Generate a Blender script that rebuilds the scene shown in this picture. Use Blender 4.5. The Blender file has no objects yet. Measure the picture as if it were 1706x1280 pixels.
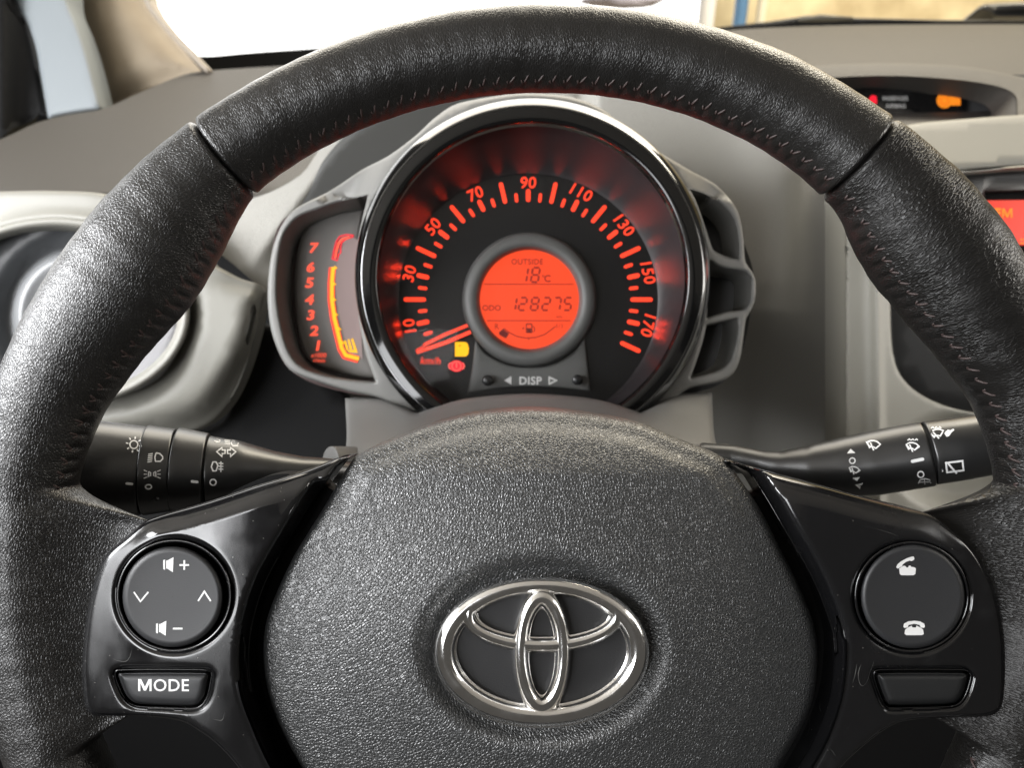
import bpy, math, random
import numpy as np
from mathutils import Vector, Matrix, Euler
from mathutils.bvhtree import BVHTree
from mathutils.geometry import delaunay_2d_cdt

scene = bpy.context.scene
COL = scene.collection
random.seed(7)
PI = math.pi

# ------------------------------------------------------------------ camera, world, lamps, exposure
FPX, CX, CY = 1232.0, 853.0, 640.0            # phone wide camera
EYE = Vector((0.0, 0.0, 1.16))
TILT = Euler((math.radians(63.0), 0, 0))
RM = TILT.to_matrix()

cam = bpy.data.cameras.new('camera')
cam.sensor_width = 36.0
cam.lens = FPX / 1706 * 36.0
cam.clip_start = 0.01
cam.clip_end = 100
cam.dof.use_dof = True
cam.dof.focus_distance = 0.255
cam.dof.aperture_fstop = 13.0
cam_ob = bpy.data.objects.new('camera', cam)
COL.objects.link(cam_ob)
cam_ob.location = EYE
cam_ob.rotation_euler = TILT
scene.camera = cam_ob

world = bpy.data.worlds.new('World')
scene.world = world
world.use_nodes = True
bg = world.node_tree.nodes['Background']
bg.inputs[0].default_value = (1.0, 0.94, 0.86, 1)
bg.inputs[1].default_value = 0.075

scene.view_settings.view_transform = 'Standard'
scene.view_settings.look = 'None'
scene.view_settings.exposure = 0.0
scene.view_settings.gamma = 1.0
scene.cycles.use_denoising = True
scene.cycles.max_bounces = 8
scene.cycles.transparent_max_bounces = 12
scene.cycles.caustics_reflective = False
scene.cycles.caustics_refractive = False
scene.cycles.sample_clamp_indirect = 4.0


def W(l):
    """cabin frame (x right, y up the steering wheel, z towards the driver) to world"""
    return EYE + RM @ Vector(l)


def lamp(name, pos, target, sx, sy, power, col):
    d = bpy.data.lights.new(name, 'AREA')
    d.shape = 'RECTANGLE'
    d.size, d.size_y = sx, sy
    d.energy = power
    d.color = col
    o = bpy.data.objects.new(name, d)
    COL.objects.link(o)
    o.location = W(pos)
    dirn = (W(target) - W(pos)).normalized()
    o.rotation_euler = dirn.to_track_quat('-Z', 'Y').to_euler()
    return o


# daylight through the car's windows (real openings), then one added fill lamp
lamp('windscreen_daylight', (0.05, 0.95, -0.70), (0, -0.05, -0.3), 1.3, 0.5, 12, (1.0, 0.92, 0.78))
lamp('driver_window_daylight', (-0.74, 0.22, 0.0), (0.0, -0.10, -0.27), 0.60, 0.42, 22, (0.97, 0.98, 1.0))
lamp('rear_side_window_daylight', (-0.70, -0.07, 0.68), (-0.1, -0.05, -0.25), 0.75, 0.55, 16.0, (0.97, 0.98, 1.0))
lamp('passenger_window_daylight', (1.05, 0.20, -0.25), (0.3, -0.08, -0.45), 0.5, 0.45, 5.0, (1.0, 0.95, 0.88))
lamp('right_rear_fill', (0.95, 0.40, 0.50), (0.1, -0.1, -0.25), 0.5, 0.4, 4.5, (1.0, 0.99, 0.97))  # added fill, not an opening: brightens the leather at lower right

# ------------------------------------------------------------------ helpers


def L(px, py, D):
    return ((px - CX) / FPX * D, (CY - py) / FPX * D, -D)


class Thing:
    def __init__(s, name, label, cat, base, group=None):
        o = bpy.data.objects.new(name, None)
        COL.objects.link(o)
        o.empty_display_size = 0.02
        o.location = W(base)
        o.rotation_euler = TILT
        o['label'] = label
        o['category'] = cat
        if group:
            o['group'] = group
        s.o, s.base = o, Vector(base)


def mk(name, verts, faces, mat, parent=None, smooth=True, uv=None, under=None):
    """parent: Thing; under: object that is a part of it (sub-part)"""
    base = parent.base if parent else Vector(verts[0])
    me = bpy.data.meshes.new(name)
    va = np.asarray(verts, dtype=float) - np.array(base)
    me.from_pydata(va.tolist(), [], [tuple(f) for f in faces])
    if uv is not None:
        ul = me.uv_layers.new(name='UVMap')
        li = np.empty(len(me.loops), dtype=np.int32)
        me.loops.foreach_get('vertex_index', li)
        ul.data.foreach_set('uv', np.asarray(uv, dtype=np.float32)[li].ravel())
    me.validate()
    if smooth:
        me.polygons.foreach_set('use_smooth', [True] * len(me.polygons))
    me.materials.append(mat)
    me.update()
    o = bpy.data.objects.new(name, me)
    COL.objects.link(o)
    if parent:
        o.parent = under if under is not None else parent.o
    else:
        o.location = W(base)
        o.rotation_euler = TILT
    return o


def copy_part(o):
    c = o.copy()
    COL.objects.link(c)
    c.parent = o.parent
    return c


def smooth_loop(pts, n=None, closed=True, step=4.0):
    """centripetal-ish Catmull-Rom; a point given twice stays a corner"""
    P = [np.array(p, float) for p in pts]
    out = []
    N = len(P)
    for i in range(N if closed else N - 1):
        p1, p2 = P[i], P[(i + 1) % N]
        if np.allclose(p1, p2):
            continue
        p0 = P[(i - 1) % N] if (closed or i > 0) else p1
        p3 = P[(i + 2) % N] if (closed or i + 2 < N) else p2
        dl = np.linalg.norm(p2 - p1)
        m1 = (p2 - p0) / 2
        m2 = (p3 - p1) / 2
        for m in (m1, m2):
            l = np.linalg.norm(m)
            if l > dl:
                m *= dl / l
        if np.allclose(p0, p1):
            m1 = (p2 - p1) * 0.8
        if np.allclose(p3, p2):
            m2 = (p2 - p1) * 0.8
        k = max(1, int(dl / step))
        for j in range(k):
            t = j / k
            out.append((2*t**3-3*t*t+1)*p1 + (t**3-2*t*t+t)*m1 + (-2*t**3+3*t*t)*p2 + (t**3-t*t)*m2)
    if not closed:
        out.append(P[-1])
    return np.array(out)


def inside(pts, poly):
    x, y = pts[:, 0][:, None], pts[:, 1][:, None]
    x1, y1 = poly[:, 0], poly[:, 1]
    x2, y2 = np.roll(x1, -1), np.roll(y1, -1)
    c = ((y1 > y) != (y2 > y)) & (x < (x2 - x1) * (y - y1) / np.where(y2 == y1, 1e-9, y2 - y1) + x1)
    return c.sum(1) % 2 == 1


def dist_poly(pts, poly):
    a = poly
    b = np.roll(poly, -1, 0)
    out = np.empty(len(pts))
    ab = b - a
    l2 = (ab**2).sum(1) + 1e-12
    for s in range(0, len(pts), 4000):
        p = pts[s:s+4000][:, None, :]
        t = np.clip(((p - a) * ab).sum(2) / l2, 0, 1)
        q = a + t[..., None] * ab
        out[s:s+4000] = np.sqrt(((p - q)**2).sum(2)).min(1)
    return out


def area2(poly):
    x, y = poly[:, 0], poly[:, 1]
    return (x * np.roll(y, -1) - np.roll(x, -1) * y).sum()


def sheet(name, outer, depth, mat, parent, holes=(), spacing=10, rings=(), back=0.004, under=None, hole_back=None):
    """A shaped panel: outline and holes given along the eye's rays, depth(px,py,d) in metres,
    edge returned backwards by `back` metres so that it has thickness."""
    outer = np.asarray(outer, float)
    loops = [outer] + [np.asarray(h, float) for h in holes]
    pts = []
    edges = []
    for lp in loops:
        s = len(pts)
        pts += lp.tolist()
        edges += [(s + i, s + (i + 1) % len(lp)) for i in range(len(lp))]
    allp = []
    for r in rings:
        for k, lp in enumerate(loops):
            sg = np.sign(area2(lp)) * (1 if k == 0 else -1)
            t = np.roll(lp, -1, 0) - np.roll(lp, 1, 0)
            t /= np.linalg.norm(t, axis=1)[:, None] + 1e-9
            nrm = np.stack([-t[:, 1], t[:, 0]], 1) * sg
            q = lp + nrm * r
            ok = inside(q, outer)
            for h in loops[1:]:
                ok &= ~inside(q, h)
            q = q[ok]
            if len(q):
                dd = np.min([dist_poly(q, l2) for l2 in loops], axis=0)
                allp.append(q[dd > r * 0.93 - 0.02])
    mr = max(rings) if rings else 0
    x0, y0 = outer.min(0)
    x1, y1 = outer.max(0)
    gx, gy = np.meshgrid(np.arange(x0, x1, spacing), np.arange(y0, y1, spacing))
    gx = gx + (np.arange(gx.shape[0])[:, None] % 2) * spacing * 0.5
    g = np.stack([gx.ravel(), gy.ravel()], 1)
    g = g[inside(g, outer)]
    for h in loops[1:]:
        g = g[~inside(g, h)]
    dd = np.min([dist_poly(g, l2) for l2 in loops], axis=0) if len(g) else np.array([])
    if len(g):
        g = g[dd > mr + spacing * 0.45]
        allp.append(g)
    extra = np.concatenate(allp) if allp else np.zeros((0, 2))
    vin = [Vector(p) for p in pts] + [Vector(p) for p in extra.tolist()]
    vo, eo, fo, *_ = delaunay_2d_cdt(vin, edges, [], 0, 1e-4)
    P = np.array([(v.x, v.y) for v in vo])
    F = np.array([f for f in fo if len(f) == 3])
    c = P[F].mean(1)
    ok = inside(c, outer)
    for h in loops[1:]:
        ok &= ~inside(c, h)
    F = F[ok]
    d = np.min([dist_poly(P, l2) for l2 in loops], axis=0)
    D = depth(P[:, 0], P[:, 1], d) * np.ones(len(P))
    V = np.stack([(P[:, 0] - CX) / FPX * D, (CY - P[:, 1]) / FPX * D, -D], 1)
    # orient to the driver (+z)
    tri = V[F]
    nz = np.cross(tri[:, 1] - tri[:, 0], tri[:, 2] - tri[:, 0])[:, 2]
    F[nz < 0] = F[nz < 0][:, ::-1]
    V = V.tolist()
    faces = F.tolist()
    for k, lp in enumerate(loops):
        bk = back if k == 0 else (hole_back if hole_back is not None else back)
        Dl = depth(lp[:, 0], lp[:, 1], np.zeros(len(lp))) * np.ones(len(lp))
        s = len(V)
        n = len(lp)
        for (px, py), dl in zip(lp, Dl):
            V.append(L(px, py, dl))
        for (px, py), dl in zip(lp, Dl):
            x, y, z = L(px, py, dl)
            V.append((x, y, z - bk))
        flip = (area2(lp) > 0) == (k == 0)
        for i in range(n):
            j = (i + 1) % n
            f = (s + i, s + j, s + n + j, s + n + i)
            faces.append(f if flip else f[::-1])
    return mk(name, V, faces, mat, parent, under=under)


def rnd_edge(w, h):
    """rounded edge: depth added within w px of the border"""
    def f(d):
        t = np.clip(1 - d / w, 0, 1)
        return h * (1 - np.sqrt(np.maximum(0, 1 - t * t)))
    return f


def sstep(a, b, x):
    t = np.clip((x - a) / (b - a), 0, 1)
    return t * t * (3 - 2 * t)


def circle(cx, cy, rx, ry=None, n=72, a0=0, a1=2*PI):
    ry = ry or rx
    full = abs(a1 - a0 - 2*PI) < 1e-6
    t = np.linspace(a0, a1, n, endpoint=not full)
    return np.stack([cx + rx*np.cos(t), cy - ry*np.sin(t)], 1)


def lathe_px(name, cx, cy, prof, mat, parent, a0=0.0, a1=2*PI, n=120, under=None, sy=1.0, cap=False):
    """ring round (cx,cy): prof = [(r_px, D)], seen along the wheel axis"""
    full = abs(a1 - a0 - 2*PI) < 1e-6
    m = len(prof)
    V, F = [], []
    N = n if full else n + 1
    for i in range(N):
        t = a0 + (a1 - a0) * i / n
        for r, D in prof:
            V.append(L(cx + r*math.cos(t), cy - r*math.sin(t)*sy, D))
    for i in range(n):
        a, b = i * m, ((i + 1) % N) * m
        for j in range(m - 1):
            F.append((a + j, a + j + 1, b + j + 1, b + j))
    if cap:
        F.append([i * m + m - 1 for i in range(N)][::-1])
    return mk(name, V, F, mat, parent, under=under)


def sweep(name, path, sec_fn, mat, parent, closed=False, under=None, uvs=None):
    """sec_fn(i, p, n, t) -> list of 3D points (closed section)"""
    V, F = [], []
    N = len(path)
    m = None
    for i in range(N):
        s = sec_fn(i)
        m = len(s)
        V += s
    for i in range(N if closed else N - 1):
        a, b = i * m, ((i + 1) % N) * m
        for j in range(m):
            k = (j + 1) % m
            F.append((a + j, a + k, b + k, b + j))
    if not closed:
        F.append(list(range(m))[::-1])
        F.append([(N - 1) * m + j for j in range(m)])
    return mk(name, V, F, mat, parent, under=under, uv=uvs)


def tube(name, pts, radii, mat, parent, segs=32, under=None, squash=1.0):
    """round bar along 3D points with a radius per point"""
    P = [Vector(p) for p in pts]
    V, F = [], []
    for i, p in enumerate(P):
        t = (P[min(i+1, len(P)-1)] - P[max(i-1, 0)]).normalized()
        u = t.cross(Vector((0, 0, 1))).normalized()
        v = u.cross(t).normalized()
        for j in range(segs):
            a = 2*PI*j/segs
            V.append(tuple(p + (math.cos(a)*u + squash*math.sin(a)*v) * float(radii[i])))
    for i in range(len(P) - 1):
        for j in range(segs):
            k = (j + 1) % segs
            F.append((i*segs+j, i*segs+k, (i+1)*segs+k, (i+1)*segs+j))
    F.append(list(range(segs))[::-1])
    F.append([(len(P)-1)*segs + j for j in range(segs)])
    o = mk(name, V, F, mat, parent, under=under)
    return o


def bvh_of(obs):
    V, F = [], []
    for o in obs:
        par = o
        # base offset is kept in world transform; rebuild in cabin frame
        M = Matrix.Identity(4)
        q = o
        while q is not None:
            M = q.matrix_basis @ M
            q = q.parent
        s = len(V)
        Ri = RM.inverted()
        for v in o.data.vertices:
            V.append(Ri @ ((M @ v.co) - EYE))
        F += [[s + i for i in p.vertices] for p in o.data.polygons]
    return BVHTree.FromPolygons(V, F)


_txt = {}


def text_geo(s, off=0.0, spacing=1.0):
    key = (s, off, spacing)
    if key not in _txt:
        cu = bpy.data.curves.new('glyphs', 'FONT')
        lead, tail = (off > 0 and s[0] == 'M'), (off > 0 and s[-1] == 'M')
        cu.body = s[1:] if lead else (s[:-1] if tail else s)
        cu.offset = off
        cu.space_character = spacing
        cu.resolution_u = 3
        ob = bpy.data.objects.new('glyphs', cu)
        me = bpy.data.meshes.new_from_object(ob)
        V = np.array([(v.co.x, v.co.y) for v in me.vertices])
        F = [list(p.vertices) for p in me.polygons]
        if lead or tail:
            x = (V[:, 0].min() - 0.90) if lead else (V[:, 0].max() + 0.10)
            Mp = np.array([(0, 0), (0, .7), (.17, .7), (.39, .24), (.61, .7), (.78, .7), (.78, 0), (.655, 0), (.655, .47), (.455, .03), (.325, .03), (.125, .47), (.125, 0)]) + (x, 0)
            F.append(list(range(len(V), len(V) + len(Mp)))[::-1])
            V = np.concatenate([V, Mp])
        bpy.data.objects.remove(ob)
        bpy.data.curves.remove(cu)
        bpy.data.meshes.remove(me)
        c = (V.min(0) + V.max(0)) / 2
        _txt[key] = (V - c, F, V.max(0) - V.min(0))
    return _txt[key]


class Dec:
    """flat print built from small polygons; lies on a surface"""
    def __init__(s):
        s.v, s.f = [], []

    def poly(s, pts):
        k = len(s.v)
        s.v += [tuple(p) for p in pts]
        s.f.append(list(range(k, k + len(pts))))
        return s

    def rect(s, cx, cy, w, h, rot=0, sl=0):
        c, n = math.cos(rot), math.sin(rot)
        q = []
        for x, y in ((-w/2, -h/2), (w/2, -h/2), (w/2, h/2), (-w/2, h/2)):
            x = x - y * sl
            q.append((cx + x*c + y*n, cy - x*n + y*c))
        return s.poly(q)

    def disc(s, cx, cy, r, ry=None, n=24):
        return s.poly(circle(cx, cy, r, ry, n))

    def line(s, pts, w, closed=False, ends=False):
        P0 = [np.array(p, float) for p in pts]
        P = []
        for i in range(len(P0) if closed else len(P0) - 1):
            a, b = P0[i], P0[(i + 1) % len(P0)]
            n = max(1, int(np.linalg.norm(b - a) / 5))
            P += [a + (b - a)*j/n for j in range(n)]
        if not closed:
            P.append(P0[-1])
        N = len(P)
        k = len(s.v)
        for i in range(N):
            a = P[(i-1) % N] if (closed or i > 0) else P[i]
            b = P[(i+1) % N] if (closed or i < N-1) else P[i]
            t = b - a
            t = t / (np.linalg.norm(t) + 1e-9)
            nn = np.array([-t[1], t[0]]) * w / 2
            # mitre
            if closed or 0 < i < N-1:
                t1 = P[i] - a
                t1 = t1 / (np.linalg.norm(t1) + 1e-9)
                cs = abs(float(np.dot(t, t1)))
                nn = nn / max(cs, 0.5)
            s.v += [tuple(P[i] + nn), tuple(P[i] - nn)]
        for i in range(N if closed else N-1):
            j = (i+1) % N
            s.f.append([k+2*i, k+2*i+1, k+2*j+1, k+2*j])
        return s

    def ring(s, cx, cy, r, w, ry=None, n=28, a0=0, a1=2*PI):
        full = abs(a1 - a0 - 2*PI) < 1e-6
        return s.line(circle(cx, cy, r, ry, n, a0, a1), w, closed=full)

    def pill(s, x0, y0, x1, y1, w):
        a = math.atan2(-(y1-y0), x1-x0)
        pts = []
        for k in range(7):
            t = a + PI/2 + PI*k/6
            pts.append((x0 + w/2*math.cos(t), y0 - w/2*math.sin(t)))
        for k in range(7):
            t = a - PI/2 + PI*k/6
            pts.append((x1 + w/2*math.cos(t), y1 - w/2*math.sin(t)))
        return s.poly(pts)

    def text(s, t, cx, cy, h, rot=0, off=0.0, sl=0.0, wscale=1.0, spacing=1.0):
        V, F, sz = text_geo(t, off, spacing)
        k = h / sz[1]
        c, n = math.cos(rot), math.sin(rot)
        b = len(s.v)
        for x, y in V:
            x, y = (x + y*sl) * k * wscale, y * k
            s.v.append((cx + x*c - y*n, cy - (x*n + y*c)))
        s.f += [[b + i for i in f] for f in F]
        return s

    def seg7(s, ch, x, y, w, h, th, sl=0.16):
        on = {'0': 'abcdef', '1': 'bc', '2': 'abged', '3': 'abgcd', '4': 'fgbc', '5': 'afgcd', '6': 'afgecd',
              '7': 'abc', '8': 'abcdefg', '9': 'abcdfg'}[ch]
        g = th * 0.45
        hh = h / 2
        S = {'a': ((-w/2+g, -hh), (w/2-g, -hh)), 'g': ((-w/2+g, 0), (w/2-g, 0)), 'd': ((-w/2+g, hh), (w/2-g, hh)),
             'f': ((-w/2, -hh+g), (-w/2, -g)), 'e': ((-w/2, g), (-w/2, hh-g)),
             'b': ((w/2, -hh+g), (w/2, -g)), 'c': ((w/2, g), (w/2, hh-g))}
        for c in on:
            (xa, ya), (xb, yb) = S[c]
            s.line([(x + xa - ya*sl, y + ya), (x + xb - yb*sl, y + yb)], th)
        return s

    def build(s, name, mat, parent, D=None, bvh=None, lift=0.00012, under=None, fallback=0.3):
        V = []
        for px, py in s.v:
            if bvh is not None:
                d = Vector(L(px, py, 1.0)).normalized()
                hit = bvh.ray_cast(Vector((0, 0, 0)), d)
                if hit[0] is not None:
                    V.append(tuple(hit[0] - d * lift))
                    continue
                V.append(L(px, py, fallback))
            else:
                dd = D(px, py) if callable(D) else D
                V.append(L(px, py, dd - lift))
        # face the driver
        Fo = []
        for f in s.f:
            a = sum(V[f[i]][0]*V[f[(i+1) % len(f)]][1] - V[f[(i+1) % len(f)]][0]*V[f[i]][1] for i in range(len(f)))
            Fo.append(f if a > 0 else f[::-1])
        return mk(name, V, Fo, mat, parent, smooth=False, under=under)


# ------------------------------------------------------------------ materials


def mat(name, base, rough=0.5, metal=0.0, spec=0.5, coat=0.0, emit=None, emit_s=0.0, coat_rough=0.05):
    m = bpy.data.materials.new(name)
    m.use_nodes = True
    b = m.node_tree.nodes['Principled BSDF']
    b.inputs['Base Color'].default_value = (*base, 1)
    b.inputs['Roughness'].default_value = rough
    b.inputs['Metallic'].default_value = metal
    b.inputs['Specular IOR Level'].default_value = spec
    b.inputs['Coat Weight'].default_value = coat
    b.inputs['Coat Roughness'].default_value = coat_rough
    if emit:
        b.inputs['Emission Color'].default_value = (*emit, 1)
        b.inputs['Emission Strength'].default_value = emit_s
    return m


def N(m, kind, **kw):
    n = m.node_tree.nodes.new(kind)
    for k, v in kw.items():
        if k.startswith('i_'):
            n.inputs[k[2:].replace('_', ' ')].default_value = v
        else:
            setattr(n, k, v)
    return n


def link(m, a, ao, b, bi):
    m.node_tree.links.new(a.outputs[ao], b.inputs[bi])


def add_bump(m, layers, coord='Object', mapping=None):
    """layers: (type, scale, strength(m), detail, stretch)"""
    b = m.node_tree.nodes['Principled BSDF']
    tc = N(m, 'ShaderNodeTexCoord')
    prev = None
    for kind, scale, dist, extra in layers:
        mp = N(m, 'ShaderNodeMapping')
        mp.inputs['Scale'].default_value = extra.get('st', (1, 1, 1))
        mp.inputs['Rotation'].default_value = extra.get('rot', (0, 0, 0))
        link(m, tc, coord, mp, 'Vector')
        src = mp
        if extra.get('warp'):
            wn = N(m, 'ShaderNodeTexNoise')
            wn.inputs['Scale'].default_value = extra.get('wscale', scale * 0.35)
            wn.inputs['Detail'].default_value = 2
            link(m, mp, 0, wn, 'Vector')
            mx = N(m, 'ShaderNodeMix', data_type='VECTOR')
            va = N(m, 'ShaderNodeVectorMath', operation='MULTIPLY_ADD')
            va.inputs[1].default_value = (extra['warp'],) * 3
            link(m, wn, 'Color', va, 0)
            link(m, mp, 0, va, 2)
            src = va
        if kind == 'noise':
            n = N(m, 'ShaderNodeTexNoise')
            n.inputs['Scale'].default_value = scale
            n.inputs['Detail'].default_value = extra.get('detail', 3)
            n.inputs['Roughness'].default_value = extra.get('r', 0.5)
            out = 'Fac'
            link(m, src, 0, n, 'Vector')
        else:
            n = N(m, 'ShaderNodeTexVoronoi')
            n.feature = extra.get('feature', 'DISTANCE_TO_EDGE')
            n.inputs['Scale'].default_value = scale
            out = 'Distance'
            link(m, src, 0, n, 'Vector')
        val = (n, out)
        if kind == 'voro':
            r = N(m, 'ShaderNodeMapRange', interpolation_type='SMOOTHSTEP')
            r.inputs['From Max'].default_value = extra.get('cut', 0.25)
            link(m, n, out, r, 'Value')
            val = (r, 'Result')
        if extra.get('mask'):
            mk_ = extra['mask']
            nn = N(m, 'ShaderNodeTexNoise')
            nn.inputs['Scale'].default_value = mk_[0]
            nn.inputs['Detail'].default_value = 2
            link(m, tc, coord, nn, 'Vector')
            r2 = N(m, 'ShaderNodeMapRange', interpolation_type='SMOOTHSTEP')
            r2.inputs['From Min'].default_value = mk_[1]
            r2.inputs['From Max'].default_value = mk_[2]
            r2.inputs['To Min'].default_value = mk_[3] if len(mk_) > 3 else 0.0
            link(m, nn, 'Fac', r2, 'Value')
            mu = N(m, 'ShaderNodeMath', operation='MULTIPLY')
            link(m, val[0], val[1], mu, 0)
            link(m, r2, 'Result', mu, 1)
            val = (mu, 0)
        bp = N(m, 'ShaderNodeBump')
        bp.inputs['Strength'].default_value = 1.0
        bp.inputs['Distance'].default_value = dist
        link(m, val[0], val[1], bp, 'Height')
        if prev:
            link(m, prev, 'Normal', bp, 'Normal')
        prev = bp
    link(m, prev, 'Normal', b, 'Normal')
    link(m, prev, 'Normal', b, 'Coat Normal')
    return m


def vary(m, sock, scale, lo, hi, coord='Object', detail=4, st=(1, 1, 1), contrast=(0.3, 0.7)):
    b = m.node_tree.nodes['Principled BSDF']
    tc = N(m, 'ShaderNodeTexCoord')
    mp = N(m, 'ShaderNodeMapping')
    mp.inputs['Scale'].default_value = st
    link(m, tc, coord, mp, 'Vector')
    n = N(m, 'ShaderNodeTexNoise')
    n.inputs['Scale'].default_value = scale
    n.inputs['Detail'].default_value = detail
    link(m, mp, 0, n, 'Vector')
    if isinstance(lo, tuple):
        r = N(m, 'ShaderNodeMix', data_type='RGBA')
        mr = N(m, 'ShaderNodeMapRange')
        mr.inputs['From Min'].default_value, mr.inputs['From Max'].default_value = contrast
        link(m, n, 'Fac', mr, 'Value')
        link(m, mr, 'Result', r, 'Factor')
        r.inputs['A'].default_value = (*lo, 1)
        r.inputs['B'].default_value = (*hi, 1)
        m.node_tree.links.new(r.outputs['Result'], b.inputs[sock])
    else:
        r = N(m, 'ShaderNodeMapRange')
        r.inputs['From Min'].default_value, r.inputs['From Max'].default_value = contrast
        r.inputs['To Min'].default_value = lo
        r.inputs['To Max'].default_value = hi
        link(m, n, 'Fac', r, 'Value')
        link(m, r, 'Result', b, sock)
    return m


def dust(m, base, speck=(0.22, 0.21, 0.19), scale=700, thr=0.035, scratches=False, smudge=0.0):
    """specks of dust and faint hand smears over a dark glossy skin"""
    b = m.node_tree.nodes['Principled BSDF']
    tc = N(m, 'ShaderNodeTexCoord')
    v = N(m, 'ShaderNodeTexVoronoi')
    v.inputs['Scale'].default_value = scale
    link(m, tc, 'Object', v, 'Vector')
    r = N(m, 'ShaderNodeMapRange')
    r.inputs['From Min'].default_value = thr * 1.6
    r.inputs['From Max'].default_value = thr
    link(m, v, 'Distance', r, 'Value')
    # only some cells carry a speck
    sep = N(m, 'ShaderNodeSeparateColor')
    link(m, v, 'Color', sep, 0)
    g = N(m, 'ShaderNodeMath', operation='GREATER_THAN')
    g.inputs[1].default_value = 0.86
    link(m, sep, 0, g, 0)
    mu = N(m, 'ShaderNodeMath', operation='MULTIPLY')
    link(m, r, 'Result', mu, 0)
    link(m, g, 0, mu, 1)
    mx = N(m, 'ShaderNodeMix', data_type='RGBA')
    mx.inputs['A'].default_value = (*base, 1)
    mx.inputs['B'].default_value = (*speck, 1)
    link(m, mu, 0, mx, 'Factor')
    # hairline scratches and lint: thin curved lines, only in patches
    nz = N(m, 'ShaderNodeTexNoise')
    nz.inputs['Scale'].default_value = 34
    nz.inputs['Detail'].default_value = 1
    nz.inputs['Distortion'].default_value = 0.8
    link(m, tc, 'Object', nz, 'Vector')
    sb = N(m, 'ShaderNodeMath', operation='SUBTRACT')
    sb.inputs[1].default_value = 0.5
    link(m, nz, 'Fac', sb, 0)
    ab = N(m, 'ShaderNodeMath', operation='ABSOLUTE')
    link(m, sb, 0, ab, 0)
    ln = N(m, 'ShaderNodeMapRange')
    ln.inputs['From Min'].default_value = 0.0016
    ln.inputs['From Max'].default_value = 0.0004
    link(m, ab, 0, ln, 'Value')
    pn = N(m, 'ShaderNodeTexNoise')
    pn.inputs['Scale'].default_value = 75
    link(m, tc, 'Object', pn, 'Vector')
    pg = N(m, 'ShaderNodeMapRange')
    pg.inputs['From Min'].default_value = 0.58
    pg.inputs['From Max'].default_value = 0.66
    link(m, pn, 'Fac', pg, 'Value')
    pm = N(m, 'ShaderNodeMath', operation='MULTIPLY')
    link(m, ln, 'Result', pm, 0)
    link(m, pg, 'Result', pm, 1)
    # films left by fingers: a pale greasy haze in soft patches
    fn = N(m, 'ShaderNodeTexNoise')
    fn.inputs['Scale'].default_value = 26
    fn.inputs['Detail'].default_value = 7
    fn.inputs['Roughness'].default_value = 0.62
    link(m, tc, 'Object', fn, 'Vector')
    fg = N(m, 'ShaderNodeMapRange')
    fg.inputs['From Min'].default_value = 0.52
    fg.inputs['From Max'].default_value = 0.78
    fg.inputs['To Max'].default_value = 0.05
    link(m, fn, 'Fac', fg, 'Value')
    mx2 = N(m, 'ShaderNodeMix', data_type='RGBA')
    mx2.inputs['B'].default_value = (0.10, 0.10, 0.095, 1)
    m.node_tree.links.new(mx.outputs['Result'], mx2.inputs['A'])
    link(m, pm, 0, mx2, 'Factor')
    mx3 = N(m, 'ShaderNodeMix', data_type='RGBA')
    mx3.inputs['B'].default_value = (0.35, 0.35, 0.34, 1)
    m.node_tree.links.new(mx2.outputs['Result'], mx3.inputs['A'])
    link(m, fg, 'Result', mx3, 'Factor')
    m.node_tree.links.new(mx3.outputs['Result'], b.inputs['Base Color'])
    return m


M = {}
M['leather'] = mat('rim_leather', (0.008, 0.0075, 0.007), 0.37, spec=0.5, coat=0.25, coat_rough=0.28)
M['leather_side'] = mat('rim_leather_worn', (0.008, 0.0075, 0.007), 0.33, spec=0.6, coat=0.20, coat_rough=0.24)
add_bump(M['leather_side'], [
    ('noise', 70, 0.00014, dict(detail=2)),
    ('voro', 1250, 0.000085, dict(warp=0.0009, wscale=600, cut=0.30, st=(0.75, 1.0, 1))),
    ('noise', 1500, 0.00003, dict(detail=4, r=0.6)),
], coord='UV')
add_bump(M['leather'], [
    ('noise', 70, 0.00014, dict(detail=2)),
    ('voro', 1150, 0.00006, dict(warp=0.0012, wscale=450, cut=0.28, st=(1.25, 0.6, 1))),
    ('noise', 1500, 0.00003, dict(detail=4, r=0.6)),
], coord='UV')
M['leather_creased'] = mat('rim_leather_creased', (0.008, 0.0075, 0.007), 0.40, spec=0.35, coat=0.0, coat_rough=0.30)
add_bump(M['leather_creased'], [
    ('noise', 70, 0.00014, dict(detail=2)),
    ('voro', 950, 0.00014, dict(warp=0.0014, wscale=420, cut=0.24, st=(1.35, 0.42, 1), mask=(38, 0.36, 0.58, 0.25))),
    ('noise', 1300, 0.00005, dict(detail=4, r=0.6, st=(1.3, .6, 1))),
], coord='UV')
for k in ('leather', 'leather_side', 'leather_creased'):
    vary(M[k], 'Roughness', 60, 0.30, 0.46, coord='UV')
M['thread'] = mat('thread', (0.035, 0.022, 0.02), 0.55)
M['core'] = mat('rubber_core', (0.01, 0.01, 0.01), 0.7)
M['airbag'] = mat('grained_vinyl', (0.027, 0.028, 0.0285), 0.35, spec=1.0)
add_bump(M['airbag'], [
    ('voro', 1020, 0.00014, dict(warp=0.0005, wscale=600, cut=0.30)),
    ('noise', 1500, 0.00006, dict(detail=3)),
])
M['piano'] = mat('gloss_black', (0.006, 0.006, 0.0065), 0.09, spec=0.75)
dust(M['piano'], (0.006, 0.006, 0.0065), scale=620, thr=0.062)
vary(M['piano'], 'Roughness', 38, 0.05, 0.34, detail=8, contrast=(0.44, 0.70), st=(1.0, 0.5, 1.0))
M['satin'] = mat('satin_black', (0.016, 0.0165, 0.017), 0.36)
add_bump(M['satin'], [('noise', 1800, 0.00003, dict(detail=2))])
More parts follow.
